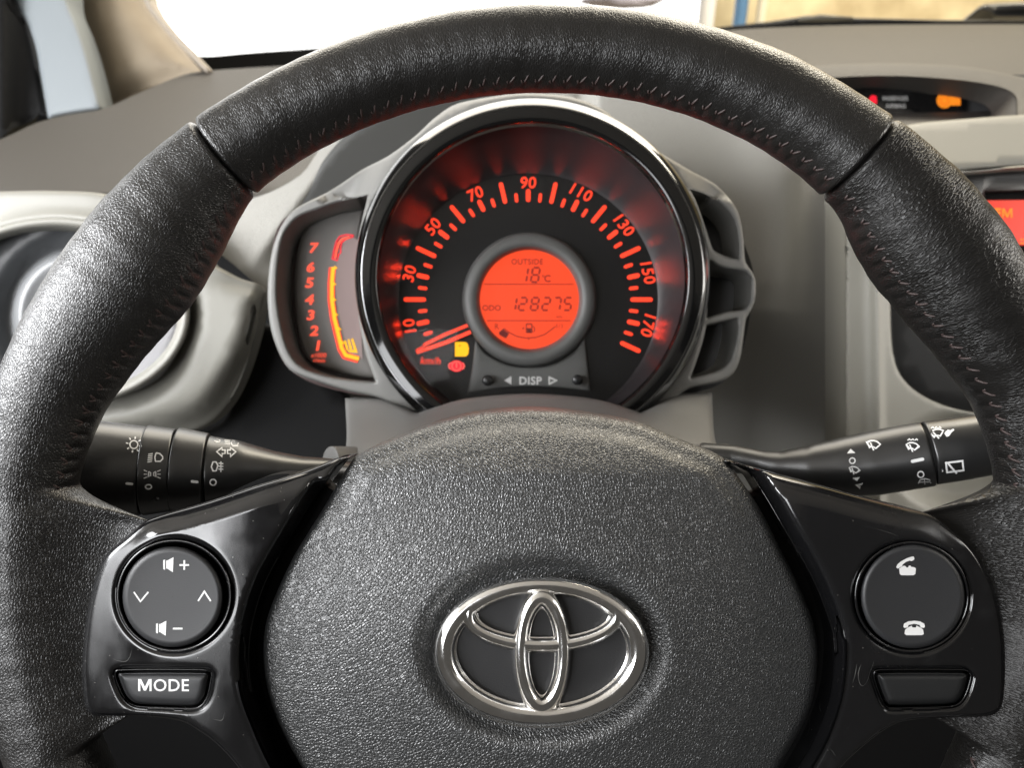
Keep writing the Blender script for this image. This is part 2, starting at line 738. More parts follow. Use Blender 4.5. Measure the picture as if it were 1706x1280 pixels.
M['rubber'] = mat('button_rubber', (0.022, 0.0225, 0.024), 0.50)
add_bump(M['rubber'], [('noise', 2600, 0.00003, dict(detail=2))])
M['chrome'] = mat('chrome', (0.95, 0.94, 0.92), 0.07, metal=1.0)
vary(M['chrome'], 'Roughness', 140, 0.08, 0.22, detail=5)
M['darkchrome'] = mat('dark_chrome', (0.17, 0.172, 0.175), 0.10, metal=1.0)
M['bezel'] = mat('bezel_gloss_black', (0.005, 0.005, 0.005), 0.07, spec=0.5)
M['plate'] = mat('emblem_plate', (0.018, 0.018, 0.019), 0.5)
add_bump(M['plate'], [('noise', 2200, 0.00005, dict(detail=3))])
M['stalk'] = mat('stalk_plastic', (0.014, 0.014, 0.014), 0.34, spec=0.9)
add_bump(M['stalk'], [('noise', 1600, 0.000015, dict(detail=2))])
M['print'] = mat('white_print', (0.75, 0.75, 0.74), 0.5)
M['printgrey'] = mat('grey_print', (0.6, 0.6, 0.59), 0.5)
M['silver'] = mat('silver_plastic', (0.165, 0.163, 0.154), 0.52, metal=0.0)
add_bump(M['silver'], [('noise', 2200, 0.00002, dict(detail=2))])
M['console'] = mat('console_plastic', (0.47, 0.46, 0.41), 0.52)
add_bump(M['console'], [('noise', 1500, 0.00003, dict(detail=2))])
M['beige'] = mat('beige_grey_plastic', (0.25, 0.243, 0.214), 0.52, metal=0.0)
add_bump(M['beige'], [('noise', 1500, 0.00003, dict(detail=2))])
M['fascia'] = mat('grey_fascia', (0.37, 0.360, 0.328), 0.55)
add_bump(M['fascia'], [('voro', 900, 0.00010, dict(warp=0.0006, cut=0.3, st=(0.6, 1.3, 1)))])
M['pad'] = mat('dash_pad', (0.058, 0.053, 0.047), 0.6)
add_bump(M['pad'], [('voro', 700, 0.00012, dict(warp=0.0006, cut=0.3))])
M['black'] = mat('dark_plastic', (0.006, 0.006, 0.0062), 0.6, spec=0.15)
add_bump(M['black'], [('noise', 900, 0.00005, dict(detail=2))])
M['shroud'] = mat('shroud_plastic', (0.13, 0.127, 0.120), 0.5)
add_bump(M['shroud'], [('noise', 1300, 0.00005, dict(detail=3))])
M['void'] = mat('matt_black', (0.004, 0.004, 0.004), 0.8, spec=0.2)
M['dial'] = mat('dial_black', (0.006, 0.006, 0.0065), 0.35)
M['dialcone'] = mat('dial_edge_ring', (0.020, 0.017, 0.018), 0.45, spec=0.35)
M['dialgrey'] = mat('dial_grey_plastic', (0.092, 0.093, 0.090), 0.5)
M['red'] = mat('backlit_orange', (0.05, 0.01, 0.005), 0.5, emit=(1.0, 0.048, 0.015), emit_s=1.5)
M['reddim'] = mat('backlit_orange_dim', (0.05, 0.01, 0.005), 0.5, emit=(1.0, 0.10, 0.05), emit_s=1.3)
M['lcd'] = mat('lcd_orange', (0.05, 0.01, 0.005), 0.3, emit=(1.0, 0.072, 0.018), emit_s=1.0)
M['lcdink'] = mat('lcd_ink', (0.10, 0.004, 0.002), 0.5, emit=(1.0, 0.03, 0.008), emit_s=0.20)
M['lcdink2'] = mat('lcd_ink_dark', (0.04, 0.003, 0.002), 0.5, emit=(1.0, 0.03, 0.01), emit_s=0.10)
M['amber'] = mat('amber_light', (0.1, 0.05, 0.0), 0.5, emit=(1.0, 0.50, 0.002), emit_s=1.25)
M['amber_o'] = mat('orange_light', (0.1, 0.05, 0.0), 0.5, emit=(1.0, 0.26, 0.015), emit_s=1.1)
M['redlamp'] = mat('red_light', (0.1, 0.0, 0.0), 0.5, emit=(1.0, 0.012, 0.035), emit_s=1.1)
M['redhot'] = mat('red_light_centre', (0.1, 0.0, 0.0), 0.5, emit=(1.0, 0.16, 0.12), emit_s=1.2)
M['tachface'] = mat('tach_lcd_grey', (0.22, 0.21, 0.20), 0.4)
M['tachbar'] = mat('tach_lcd_pale', (0.35, 0.26, 0.25), 0.4)
M['screen'] = mat('radio_screen_red', (0.05, 0.01, 0.005), 0.3, emit=(1.0, 0.035, 0.008), emit_s=0.95)
M['tan'] = mat('pillar_trim_fabric', (0.36, 0.30, 0.22), 0.75)
M['palestrip'] = mat('painted_door_frame', (0.24, 0.265, 0.28), 0.6)
vary(M['tan'], 'Base Color', 30, (0.31, 0.25, 0.175), (0.36, 0.295, 0.21))


def clear_mat(name, strength=0.06, rough=0.03, tint=(1, 1, 1)):
    m = bpy.data.materials.new(name)
    m.use_nodes = True
    nt = m.node_tree
    nt.nodes.clear()
    out = nt.nodes.new('ShaderNodeOutputMaterial')
    tr = nt.nodes.new('ShaderNodeBsdfTransparent')
    tr.inputs[0].default_value = (*tint, 1)
    gl = nt.nodes.new('ShaderNodeBsdfGlossy')
    gl.inputs['Roughness'].default_value = rough
    mx = nt.nodes.new('ShaderNodeMixShader')
    fr = nt.nodes.new('ShaderNodeFresnel')
    fr.inputs[0].default_value = 1.45
    mu = nt.nodes.new('ShaderNodeMath')
    mu.operation = 'MULTIPLY'
    mu.inputs[1].default_value = strength
    nt.links.new(fr.outputs[0], mu.inputs[0])
    nt.links.new(mu.outputs[0], mx.inputs[0])
    nt.links.new(tr.outputs[0], mx.inputs[1])
    nt.links.new(gl.outputs[0], mx.inputs[2])
    nt.links.new(mx.outputs[0], out.inputs[0])
    return m


M['lens'] = clear_mat('clear_instrument_lens', 0.14, 0.05)
M['glass'] = clear_mat('windscreen_glass', 0.8, 0.02)

# ================================================================== steering wheel
WC = (885.0, 935.0)
RD = 0.252
wheel = Thing('steering_wheel', 'black leather steering wheel with padded centre cover, chrome oval badge and gloss black spokes',
              'steering wheel', L(885, 935, 0.30))

TH_O = [-180, -160, -90, -20, 10, 31.6, 36.6, 42.5, 49.8, 55.5, 63, 73.6, 89, 108, 120, 128, 139.4, 148.7, 160, 180]
R_O = [945, 945, 945, 955, 965, 968, 971, 967, 958, 952, 949, 939, 930, 924, 924, 928, 935, 938, 944, 945]
TH_I = [-180, -160, -90, -20, -10, 3, 11, 18.6, 24.6, 31.7, 38.5, 43, 48, 53, 60, 70.5, 79, 87.5, 100.5, 113.7, 124, 128, 134.3, 140, 145.1, 153.6, 162.3, 170, 180]
R_I = [770, 765, 770, 762, 765, 778, 783, 778, 759, 738, 732, 742, 771, 780, 786, 787, 785, 781, 777, 772, 768, 763, 730, 711, 708, 729, 754, 764, 770]


def interp_s(x, xs, ys):
    xs, ys = np.array(xs, float), np.array(ys, float)
    g = np.linspace(xs[0], xs[-1], 1441)
    v = np.interp(g, xs, ys)
    k = np.hanning(25)
    k /= k.sum()
    v = np.convolve(np.pad(v, 12, mode='edge'), k, 'valid')
    return np.interp(x, g, v)


def rim_frame(deg):
    """centre (cabin frame), radius, radial and tangent vectors for a wheel angle"""
    t = math.radians(deg)
    ro, ri = float(interp_s(deg, TH_O, R_O)), float(interp_s(deg, TH_I, R_I))
    n = np.array([math.cos(t), math.sin(t), 0.0])
    T = Vector((-math.sin(t), math.cos(t), 0.0))

    def ray(r):
        return Vector(L(WC[0] + r*math.cos(t), WC[1] - r*math.sin(t), 1.0))
    a, b = ray(ro), ray(ri)
    a = (a - a.dot(T)*T).normalized()
    b = (b - b.dot(T)*T).normalized()
    bis = (a + b).normalized()
    beta = math.acos(max(-1, min(1, a.dot(b)))) / 2
    d = RD / -bis.z
    rad = d * math.sin(beta)
    # centre: point on the radial image line at depth RD whose component off T is d*bis
    c2 = bis * d
    rm = ray((ro + ri) / 2) * RD
    c = c2 + T * rm.dot(T)
    return c, rad, Vector(n), T


NPHI = 96
STITCH_STEP = 0.0050          # metres between stitches along the inner edge


def rim_section(deg, end_k=1.0, uoff=0.0):
    c, a, n, T = rim_frame(deg)
    # the leather widens into the spokes
    dl = ((deg + 180) % 360) - 180
    if dl > 90 or dl < -90:
        q = dl if dl > 0 else dl + 360           # 90..270
        ex = sstep(170.6, 174.8, q) * (1 - sstep(199.5, 202.5, q))
        ex2 = 0.35 * sstep(158, 173, q) * (1 - sstep(201, 215, q)) * 0.12
    else:
        q = dl
        ex = sstep(9.4, 6.6, q) * (1 - sstep(-19.6, -22.4, q))
        ex2 = 0.0
    ext_len = ex * (0.031)
    ulen = math.radians(deg) * 0.172
    ph_s = (ulen / STITCH_STEP) % 1.0
    puck = math.exp(-((ph_s - 0.5) / 0.17)**2)
    out, uv = [], []
    arc = 0.0
    for k in range(NPHI):
        ph = 2*PI*k/NPHI - PI/2
        cx_, sz = math.cos(ph), math.sin(ph)
        r = a * end_k
        # soft flat where the fingers sit, pinched seam on the inner side
        w = math.exp(-((math.atan2(math.sin(ph - 2.92), math.cos(ph - 2.92))) / 0.17)**2)
        r *= 1 - w * 0.042 * puck * (1 - 0.9*ex) + 0.006*w
        r *= 1 + 0.004*math.sin(deg*0.9 + 1.3*math.cos(ph)) + 0.003*math.sin(deg*2.3 + 4*math.sin(ph))
        x = r * cx_
        z = r * sz
        if cx_ < 0:
            x += cx_ * abs(cx_)**0.6 * ext_len
            z *= 1 - 0.93 * ex * float(sstep(0.2, 0.86, -cx_))
        p = c + n * x + Vector((0, 0, z))
        if out:
            arc += (p - Vector(out[-1])).length
        out.append(tuple(p))
        uv.append((ulen + uoff, arc))
    return out, uv


def rim_segment(name, d0, d1, mat_, step=0.22, uoff=0.0, label=None):
    """a leather-wrapped length of rim whose ends roll inwards at the joints"""
    n = int(abs(d1 - d0) / step)
    degs = list(np.linspace(d0, d1, n + 1))
    roll = 0.55
    seq = []
    for u in (0.0, 0.05, 0.15, 0.3, 0.5, 0.75):
        seq.append((d0 + roll*u, 0.80 + 0.20*math.sqrt(1 - (1-u)**2)))
    seq += [(d, 1.0) for d in degs if d0 + roll*0.99 < d < d1 - roll*0.99]
    for u in (0.75, 0.5, 0.3, 0.15, 0.05, 0.0):
        seq.append((d1 - roll*u, 0.80 + 0.20*math.sqrt(1 - (1-u)**2)))
    secs = [rim_section(d, k, uoff) for d, k in seq]
    uv = [q for s in secs for q in s[1]]
    o = sweep(name, seq, lambda i: secs[i][0], mat_, wheel, uvs=uv)
    if label:
        o['label'] = label
    return o


JL, JR = 127.2, 51.0
rim_top = rim_segment('rim_leather', JR + 0.05, JL - 0.05, M['leather'], label='upper stretch of black rim leather between the two joints')
rim_side = rim_segment('rim_leather', JL + 0.05, 360 + JR - 0.05 if False else 233.0, M['leather_side'], uoff=1.0,
                       label='left stretch of worn black rim leather with a broad sheen')
rim_side2 = rim_segment('rim_leather', -53.0, JR - 0.05, M['leather_creased'], uoff=3.0,
                        label='right stretch of creased black rim leather')
rim_low = rim_segment('rim_leather', 233.1 - 360, -53.1, M['leather'], step=1.0, uoff=5.0)


def core_sec(deg):
    c, a, n, T = rim_frame(((deg + 180) % 360) - 180)
    return [tuple(c + n*(a*0.80*math.cos(2*PI*k/24)) + Vector((0, 0, a*0.80*math.sin(2*PI*k/24)))) for k in range(24)]


cdeg = list(np.arange(-180, 180, 3))
sweep('rim_core', cdeg, lambda i: core_sec(cdeg[i]), M['core'], wheel, closed=True)

# stitches along the inner seam: one cross thread per pucker
proto = None
k0, k1 = int(math.radians(-60)*0.172/STITCH_STEP), int(math.radians(174)*0.172/STITCH_STEP)
n_st = 0
for k in range(k0, k1):
    deg = math.degrees((k + 0.5) * STITCH_STEP / 0.172)
    if 171.5 < deg or -24 < deg < 8.5 or abs(deg - JR) < 0.6 or abs(deg - JL) < 0.6:
        continue
    if deg < -35:
        continue
    c, a, n, T = rim_frame(deg)
    ph = 2.72
    rr = a * 0.985
    p = c + n*(rr*math.cos(ph)) + Vector((0, 0, rr*math.sin(ph)))
    nrm = (n*math.cos(ph) + Vector((0, 0, math.sin(ph)))).normalized()
    across = nrm.cross(T).normalized()
    if proto is None:
        # a slack thread: a V of two short strands diving into their holes
        V, F = [], []
        for (x0, y0, x1, y1) in ((-0.0013, -0.0020, 0.0006, 0.0019), (0.0006, 0.0019, 0.0013, -0.0002)):
            A, B = Vector((x0, y0, 0)), Vector((x1, y1, 0))
            d = (B - A).normalized()
            s = Vector((-d.y, d.x, 0))
            b0 = len(V)
            for q, h in ((0, -0.0004), (0.3, 0.00022), (0.7, 0.00022), (1, -0.0004)):
                pp = A.lerp(B, q)
                for j in range(6):
                    an = 2*PI*j/6
                    V.append(tuple(pp + s*0.00042*math.cos(an) + Vector((0, 0, h + 0.00042*math.sin(an)))))
            for i in range(3):
                for j in range(6):
                    F.append((b0+i*6+j, b0+i*6+(j+1) % 6, b0+(i+1)*6+(j+1) % 6, b0+(i+1)*6+j))
        me = bpy.data.meshes.new('stitch')
        me.from_pydata(V, [], F)
        me.polygons.foreach_set('use_smooth', [True]*len(F))
        me.materials.append(M['thread'])
        proto = bpy.data.objects.new('stitch', me)
        st = proto
    else:
        st = proto.copy()
    COL.objects.link(st)
    st.parent = wheel.o
    R = Matrix((T, across, nrm)).transposed().to_4x4()
    st.matrix_basis = Matrix.Translation(p - wheel.base) @ R @ Matrix.Rotation(random.uniform(-.2, .2), 4, 'Z')
    n_st += 1
print('stitches', n_st)

# ---- padded centre cover
ab_pts = [(503, 1280), (463, 1203), (443, 1136), (439, 1068), (449, 1018), (486, 934), (537, 850), (586, 769), (612, 749), (645, 735), (709, 710),
          (793, 689), (882, 682), (962, 687), (1068, 705), (1131, 731), (1185, 752), (1211, 769), (1236, 803), (1267, 850), (1301, 917), (1334, 984), (1358, 1052),
          (1361, 1119), (1348, 1186), (1301, 1273), (1262, 1330), (1180, 1400), (1050, 1450), (900, 1465), (750, 1450), (620, 1405), (545, 1340)]
airbag_outline = smooth_loop(ab_pts, step=7)


def airbag_depth(px, py, d):
    r2 = ((px - 902)/520)**2 + ((py - 1080)/480)**2
    D = 0.2370 + 0.0150*r2
    # dished round the badge
    e = np.sqrt(((px - 903)/212)**2 + ((py - 1084)/160)**2)
    D = D + 0.0048*(1 - sstep(0.80, 1.04, e))
    D = D + rnd_edge(12, 0.005)(d)
    # lower, flatter shoulder along the top edge
    topd = np.clip((790 - py)/110, 0, 1)
    D = D + 0.011*topd**1.3 + 0.0025*sstep(40, 24, d)*sstep(900, 780, py)
    return D


airbag = sheet('centre_cover', airbag_outline, airbag_depth, M['airbag'], wheel, spacing=9, rings=(1.5, 4, 8, 13, 19), back=0.03)

# ---- badge: chrome bars of three overlapping ovals on a dull plate
BD = 0.2395


def oval_bar(name, cx, cy, a, b, wfn, h, D0, under=None, n=120, wob=None):
    """raised bar following an oval; wfn(t) half width in px, h height in m"""
    prof = [(-1.0, 0.0)] + [(-math.cos(PI*q/14), 0.12 + 0.88*math.sin(PI*q/14)) for q in range(0, 15)] + [(1.0, 0.0)]

    def sec(i):
        t = 2*PI*i/n
        p = np.array([cx + a*math.cos(t), cy - b*math.sin(t)])
        nr = np.array([math.cos(t)/a, -math.sin(t)/b])
        nr /= np.linalg.norm(nr)
        w = wfn(t)
        out = []
        for u, z in prof:
            q = p + nr*w*u
            out.append(L(q[0], q[1], D0 - h*z))
        # under side
        return out
    return sweep(name, range(n), sec, M['chrome'], wheel, closed=True, under=under)


badge_plate = sheet('badge_plate', circle(902, 1087, 172, 118, n=96), lambda x, y, d: BD + 0*x, M['plate'], wheel, spacing=16, back=0.002)
oval_bar('badge_bar', 902, 1086, 162, 109.5, lambda t: 14.0 + 3.5*abs(math.cos(t)) + 2.0*max(0, -math.sin(t)), 0.0046, BD)
oval_bar('badge_bar', 904, 1027, 123.5, 50, lambda t: 13.6 - 2.0*abs(math.cos(t)), 0.0045, BD)
oval_bar('badge_bar', 902.5, 1087, 36, 90, lambda t: 13.3 + 1.8*abs(math.sin(t))**3, 0.0052, BD, n=140)
oval_bar('badge_base', 902, 1088, 164, 112, lambda t: 12.0 + 3.5*abs(math.cos(t)) + 2.0*max(0, -math.sin(t)), 0.0009, BD + 0.0008)
# thin polished step inside the ring and inside the narrow oval
oval_bar('badge_step', 902, 1083, 143, 94, lambda t: 2.6, 0.0010, BD)
oval_bar('badge_step', 905, 1025, 110, 38.5, lambda t: 2.6, 0.0010, BD)
oval_bar('badge_step', 902.5, 1087, 23.0, 73, lambda t: 2.6, 0.0010, BD)

# ---- gloss black spoke panels
SD = 0.2398
left_trim = [(585, 762), (560, 765), (504, 786), (422, 811), (349, 835), (276, 856), (246, 867), (229, 879), (208, 897), (177, 924), (160, 961), (147, 1011),
             (139, 1068), (136, 1119), (139, 1162), (143, 1182), (156, 1193), (175, 1194), (218, 1194), (268, 1197), (302, 1203), (322, 1213), (355, 1236),
             (396, 1280), (430, 1340), (470, 1400), (560, 1440), (560, 1380), (505, 1320), (470, 1270), (440, 1205), (421, 1150), (416, 1090), (424, 1030), (446, 965), (490, 888), (533, 820), (565, 775)]
right_trim = [(1205, 768), (1225, 770), (1257, 780), (1303, 793), (1380, 813), (1427, 826), (1488, 842), (1550, 858), (1586, 884), (1617, 910), (1640, 944), (1660, 991),
              (1672, 1052), (1676, 1112), (1675, 1162), (1670, 1183), (1655, 1193), (1630, 1196), (1603, 1196), (1536, 1199), (1496, 1206), (1462, 1226), (1418, 1263),
              (1402, 1280), (1370, 1330), (1310, 1400), (1220, 1440), (1230, 1380), (1290, 1335), (1330, 1277), (1361, 1220), (1383, 1152), (1388, 1068),
              (1371, 1008), (1344, 948), (1311, 892), (1276, 832), (1246, 788)]
LT = smooth_loop(left_trim, step=6)
RT = smooth_loop(right_trim, step=6)
cupL, cupR = (290, 993), (1519, 995)


def rrect(pts, step=3.0):
    return smooth_loop(pts, step=step)


modeL = rrect([(200, 1117), (260, 1116), (342, 1117), (352, 1122), (352, 1130), (346, 1160), (336, 1176), (322, 1181), (270, 1180), (226, 1177), (209, 1166), (198, 1145), (192, 1127), (193, 1119)])
modeR = rrect([(1465, 1117), (1520, 1116), (1606, 1117), (1616, 1122), (1617, 1131), (1609, 1158), (1598, 1173), (1582, 1178), (1530, 1180), (1482, 1180), (1472, 1172), (1462, 1148), (1456, 1128), (1458, 1119)])


def trim_depth(side):
    poly_in = np.array([(533, 820), (490, 888), (446, 965), (424, 1030), (416, 1090), (421, 1150), (440, 1205), (470, 1270), (505, 1320), (560, 1380)] if side < 0 else
                       [(1246, 788), (1276, 832), (1311, 892), (1344, 948), (1371, 1008), (1388, 1068), (1383, 1152), (1361, 1220), (1330, 1277), (1290, 1335)], float)
    top = np.array([(585, 762), (560, 765), (504, 786), (422, 811), (349, 835), (276, 856), (246, 867), (177, 924)] if side < 0 else
                   [(1205, 768), (1257, 780), (1303, 793), (1380, 813), (1427, 826), (1488, 842), (1550, 858), (1617, 910)], float)

    def seg_d(pts, line):
        a, b = line[:-1], line[1:]
        ab = b - a
        p = pts[:, None, :]
        t = np.clip(((p - a)*ab).sum(2)/((ab**2).sum(1)), 0, 1)
        return np.sqrt(((p - (a + t[..., None]*ab))**2).sum(2)).min(1)

    poly_in = smooth_loop(poly_in, closed=False, step=6)
    top = smooth_loop(top, closed=False, step=6)

    def f(px, py, d):
        pts = np.stack([px, py], 1)
        di = seg_d(pts, poly_in)
        dt = seg_d(pts, top)
        cx = 290 if side < 0 else 1519
        D = SD + 0.000022*np.abs(px - cx) * 0.25 + 0.0007*((px-cx)/200)**2
        # inner lip falls away to the centre cover
        D = D + 0.0100*sstep(26, 2, di)
        # upper shoulder slopes back
        D = D + 0.0040*sstep(34, 0, dt)*(sstep(190, 310, px) if side < 0 else sstep(1620, 1500, px))
        D = D + rnd_edge(11, 0.0032)(d)
        D = D + 0.0035*sstep(0, 1, (np.where(side < 0, px - 420, 1380 - px))/150)*sstep(900, 800, py)
        return D
    return f


trimsL = sheet('spoke_panel', LT, trim_depth(-1), M['piano'], wheel, holes=[circle(cupL[0], cupL[1], 94, 92, 96), modeL],
               spacing=8, rings=(1.0, 3, 6, 9.5, 13, 17.5, 22.5, 28, 33.5, 39), back=0.012)
trimsL['label'] = 'left gloss black spoke panel, hazy with dust and smears'
trimsR = sheet('spoke_panel', RT, trim_depth(1), M['piano'], wheel, holes=[circle(cupR[0], cupR[1], 94, 91, 96), modeR],
               spacing=8, rings=(1.0, 3, 6, 9.5, 13, 17.5, 22.5, 28, 33.5, 39), back=0.012)
trimsR['label'] = 'right gloss black spoke panel, deep black and clean'
# spoke body and boss behind the panels
sheet('spoke_frame', smooth_loop([(480, 790), (300, 870), (200, 930), (170, 1000), (160, 1150), (230, 1175), (330, 1190), (420, 1270), (520, 1420), (600, 1420), (620, 900)], step=12),
      lambda x, y, d: 0.262 + 0*x, M['void'], wheel, spacing=30, back=0.010)
sheet('spoke_frame', smooth_loop([(1300, 815), (1500, 870), (1610, 930), (1640, 1000), (1650, 1150), (1580, 1175), (1480, 1190), (1390, 1270), (1290, 1420), (1210, 1420), (1190, 900)], step=12),
      lambda x, y, d: 0.262 + 0*x, M['void'], wheel, spacing=30, back=0.010)
lathe_px('hub', 900, 1090, [(10, .268), (360, .268), (385, .272), (370, .290), (250, .300), (200, .33)], M['void'], wheel, n=64, sy=0.86)


def round_button(cx, cy, r, D, label, icons):
    b = lathe_px('rocker_button', cx, cy, [(r + 8, D + 0.012), (r + 8, D + 0.0012), (r + 6.5, D + 0.0002), (r + 3.5, D - 0.0005), (r, D - 0.0008), (r*0.97, D - 0.00075),
                                            (r*0.6, D - 0.0004), (r*0.2, D - 0.0003), (0.5, D - 0.0003)], M['rubber'], wheel, n=110)
    b['label'] = label
    bv = bvh_of([b])
    for nm, dcc in icons:
        dcc.build(nm, M['print'], wheel, bvh=bv, lift=0.00008, under=b)
    return b


def speaker(x, y, s=1.0):
    d = Dec()
    d.poly([(x - 13*s, y - 7*s), (x - 10*s, y - 8*s), (x - 10*s, y + 9*s), (x - 13*s, y + 8*s)])
    d.poly([(x - 8*s, y - 6.5*s), (x - 6*s, y - 6.5*s), (x + 4*s, y - 12*s), (x + 3*s, y + 13*s), (x - 6*s, y + 7*s), (x - 8*s, y + 7*s)])
    return d


up = Dec().line([(330, 1002), (340.5, 986), (351, 1002)], 2.6)
dn = Dec().line([(223, 987), (234, 1003), (247, 987)], 2.6)
plus = Dec().rect(307, 942, 16, 2.8).rect(307, 942, 2.8, 16)
minus = Dec().rect(296, 1048, 16, 2.8)
mute = round_button(287.5, 995, 76, SD, 'round four-way rubber button with white volume and arrow marks',
                    [('volume_icon', speaker(285, 941)), ('plus_sign', plus), ('arrow', up), ('arrow', dn), ('volume_icon', speaker(273, 1047)), ('minus_sign', minus)])


def handset(cx, cy, lifted):
    d = Dec()
    if lifted:
        pts = [(-17, 2), (-15, -3), (-9, -8), (0, -13), (9, -16), (12, -16), (13.5, -13.5), (13, -11), (9, -8.5), (5.5, -9.5), (-1, -7), (-6, -3), (-7, 0), (-14, 4)]
        base = [(-8, 1), (-4, -1), (-1, 0), (0, 2), (3, 2), (4, -1), (7, -1), (8, 1), (14, 2), (16, 4), (15, 13), (12, 15), (-8, 15), (-11, 13), (-12, 4)]
    else:
        pts = [(-18, -3), (-17, -8), (-10, -12), (0, -13), (10, -12), (17, -8), (18, -3), (16, -1), (11, -2), (9, -6), (0, -8), (-9, -6), (-11, -2), (-16, -1)]
        base = [(-8, -3), (-4, -5), (-3, -2), (3, -2), (4, -5), (8, -3), (12, -1), (15, 2), (16, 9), (13, 11), (-13, 11), (-16, 9), (-15, 2), (-12, -1)]
    d.poly([(cx + x, cy + y) for x, y in pts])
    d.poly([(cx + x, cy + y) for x, y in base])
    return d


phone = round_button(1521, 994, 79, SD, 'round rubber button with two white telephone marks',
                     [('handset_icon', handset(1510, 944, True)), ('handset_icon', handset(1523, 1048, False))])
for c, rx, ry in ((cupL, 94, 92), (cupR, 94, 91)):
    lathe_px('button_surround', c[0], c[1], [(rx + 1.5, SD + 0.0015), (rx + 1.2, SD - 0.00015), (rx - 1.2, SD - 0.0002), (rx - 3.2, SD + 0.0008), (rx - 5, SD + 0.006), (rx - 5, SD + 0.012)],
             M['piano'], wheel, n=110, sy=ry/rx)
    lathe_px('button_well', c[0], c[1], [(rx, SD + 0.0105), (1, SD + 0.0105)], M['void'], wheel, n=40)


def inset_poly(lp, r):
    sg = np.sign(area2(lp))
    t = np.roll(lp, -1, 0) - np.roll(lp, 1, 0)
    t /= np.linalg.norm(t, axis=1)[:, None]
    return lp + np.stack([-t[:, 1], t[:, 0]], 1)*sg*r


for mp_, rr, lab in ((modeL, 211, 'wide rubber button printed MODE'), (modeR, 1475, 'wide blank rubber button')):
    q = inset_poly(mp_, 5.0)
    def md(x, y, d):
        return SD + 0.0006 + rnd_edge(13, 0.0030)(d)
    b = sheet('mode_button' if rr < 800 else 'blank_button', q, md, M['rubber'] if rr < 800 else M['satin'], wheel, spacing=8, rings=(1, 3, 6, 9, 13), back=0.006)
    b['label'] = lab
    sheet('button_well', inset_poly(mp_, -3), lambda x, y, d: SD + 0.0075 + 0*x, M['void'], wheel, spacing=30, back=0.001)
    if rr < 800:
        Dec().text('MODE', 272.5, 1142.5, 20.5, off=0.008, spacing=1.04).build('mode_lettering', M['print'], wheel, bvh=bvh_of([b]), lift=0.00008, under=b)
    # bright worn edge of the opening
    sweep('opening_edge', mp_, lambda i, mp_=mp_: [L(*(mp_[i] + o), SD + z) for o, z in
                                                  (((0, 0), -0.0001), ((0.9, 0.9), 0.0003), ((0, 0), 0.0008), ((-0.9, -0.9), 0.0003))], M['piano'], wheel, closed=True)

# ================================================================== stalks
stalkL = Thing('light_stalk', 'black lighting stalk with white lamp symbols behind the left of the wheel', 'control stalk', L(560, 772, 0.335))


def stalk_pts(spec):
    """spec: (px, y_top, y_bottom, D) -> centres and radii"""
    P, R = [], []
    for px, yt, yb, D in spec:
        P.append(L(px, (yt + yb)/2, D))
        R.append((yb - yt)/2*D/FPX)
    return P, R


def stalk_part(name, spec, parent, sub=6, label=None, roll=0.0006, mat_=None, squash=1.0):
    spec = np.array(spec, float)
    # refine along the axis, with rounded shoulders at both ends
    t = np.linspace(0, len(spec) - 1, (len(spec) - 1)*sub + 1)
    S = np.stack([np.interp(t, np.arange(len(spec)), spec[:, k]) for k in range(4)], 1)
    P, R = stalk_pts(S)
    d0 = (Vector(P[0]) - Vector(P[1])).normalized()
    d1 = (Vector(P[-1]) - Vector(P[-2])).normalized()
    PP = [tuple(Vector(P[0]) + d0*(roll*k)) for k in (1.0, 0.92, 0.6)] + P + [tuple(Vector(P[-1]) + d1*roll*k) for k in (0.6, 0.92, 1.0)]
    RR = [R[0] - roll*0.9, R[0] - roll*0.4, R[0] - roll*0.08] + R + [R[-1] - roll*0.08, R[-1] - roll*0.4, R[-1] - roll*0.9]
    o = tube(name, PP, RR, mat_ or M['stalk'], parent, segs=72, squash=squash)
    if label:
        o['label'] = label
    return o


sl = [stalk_part('twist_switch', [(80, 696, 868, .285), (130, 698, 866, .288), (190, 705, 862, .291), (237, 711, 858, .294)], stalkL, label='end knob of the stalk', roll=0.0010),
      stalk_part('stalk_collar', [(246, 709, 858, .2945), (288, 715, 852, .297)], stalkL),
      stalk_part('twist_switch', [(296, 713, 852, .2975), (342, 722, 846, .300)], stalkL),
      stalk_part('stalk_arm', [(350, 727, 842, .3005), (393, 734, 834, .303), (452, 751, 822, .308), (504, 761, 812, .314), (548, 764, 806, .320), (600, 768, 806, .332)], stalkL, sub=8)]
stalk_part('stalk_core', [(120, 712, 850, .287), (246, 716, 846, .2945), (345, 732, 838, .300)], stalkL, mat_=M['core'])
lens_ = stalk_part('stalk_root', [(552, 744, 800, .335), (600, 744, 800, .345)], stalkL, mat_=M['shroud'])
bvL = bvh_of(sl)


def icon(name, dec, parent, bv, m=None):
    return dec.build(name, m or M['print'], parent, bvh=bv, lift=0.00012)


# sun
d = Dec().ring(223, 741, 6.6, 2.2)
for k in range(8):
    a = 2*PI*k/8 + 0.2
    d.line([(223 + 9.5*math.cos(a), 741 + 9.5*math.sin(a)), (223 + 13.5*math.cos(a), 741 + 13.5*math.sin(a))], 2.2)
icon('lamp_symbol', d, stalkL, bvL)
# dipped headlamp
d = Dec().line([(260, 755), (266, 756), (271, 761), (271, 765), (267, 769), (259, 769), (258, 762), (260, 755)], 2.2)
for k in range(5):
    d.line([(254.5 - k*0.3, 756 + k*3.2), (247 - k*0.4, 757.5 + k*3.2)], 1.8)
icon('headlamp_symbol', d, stalkL, bvL)
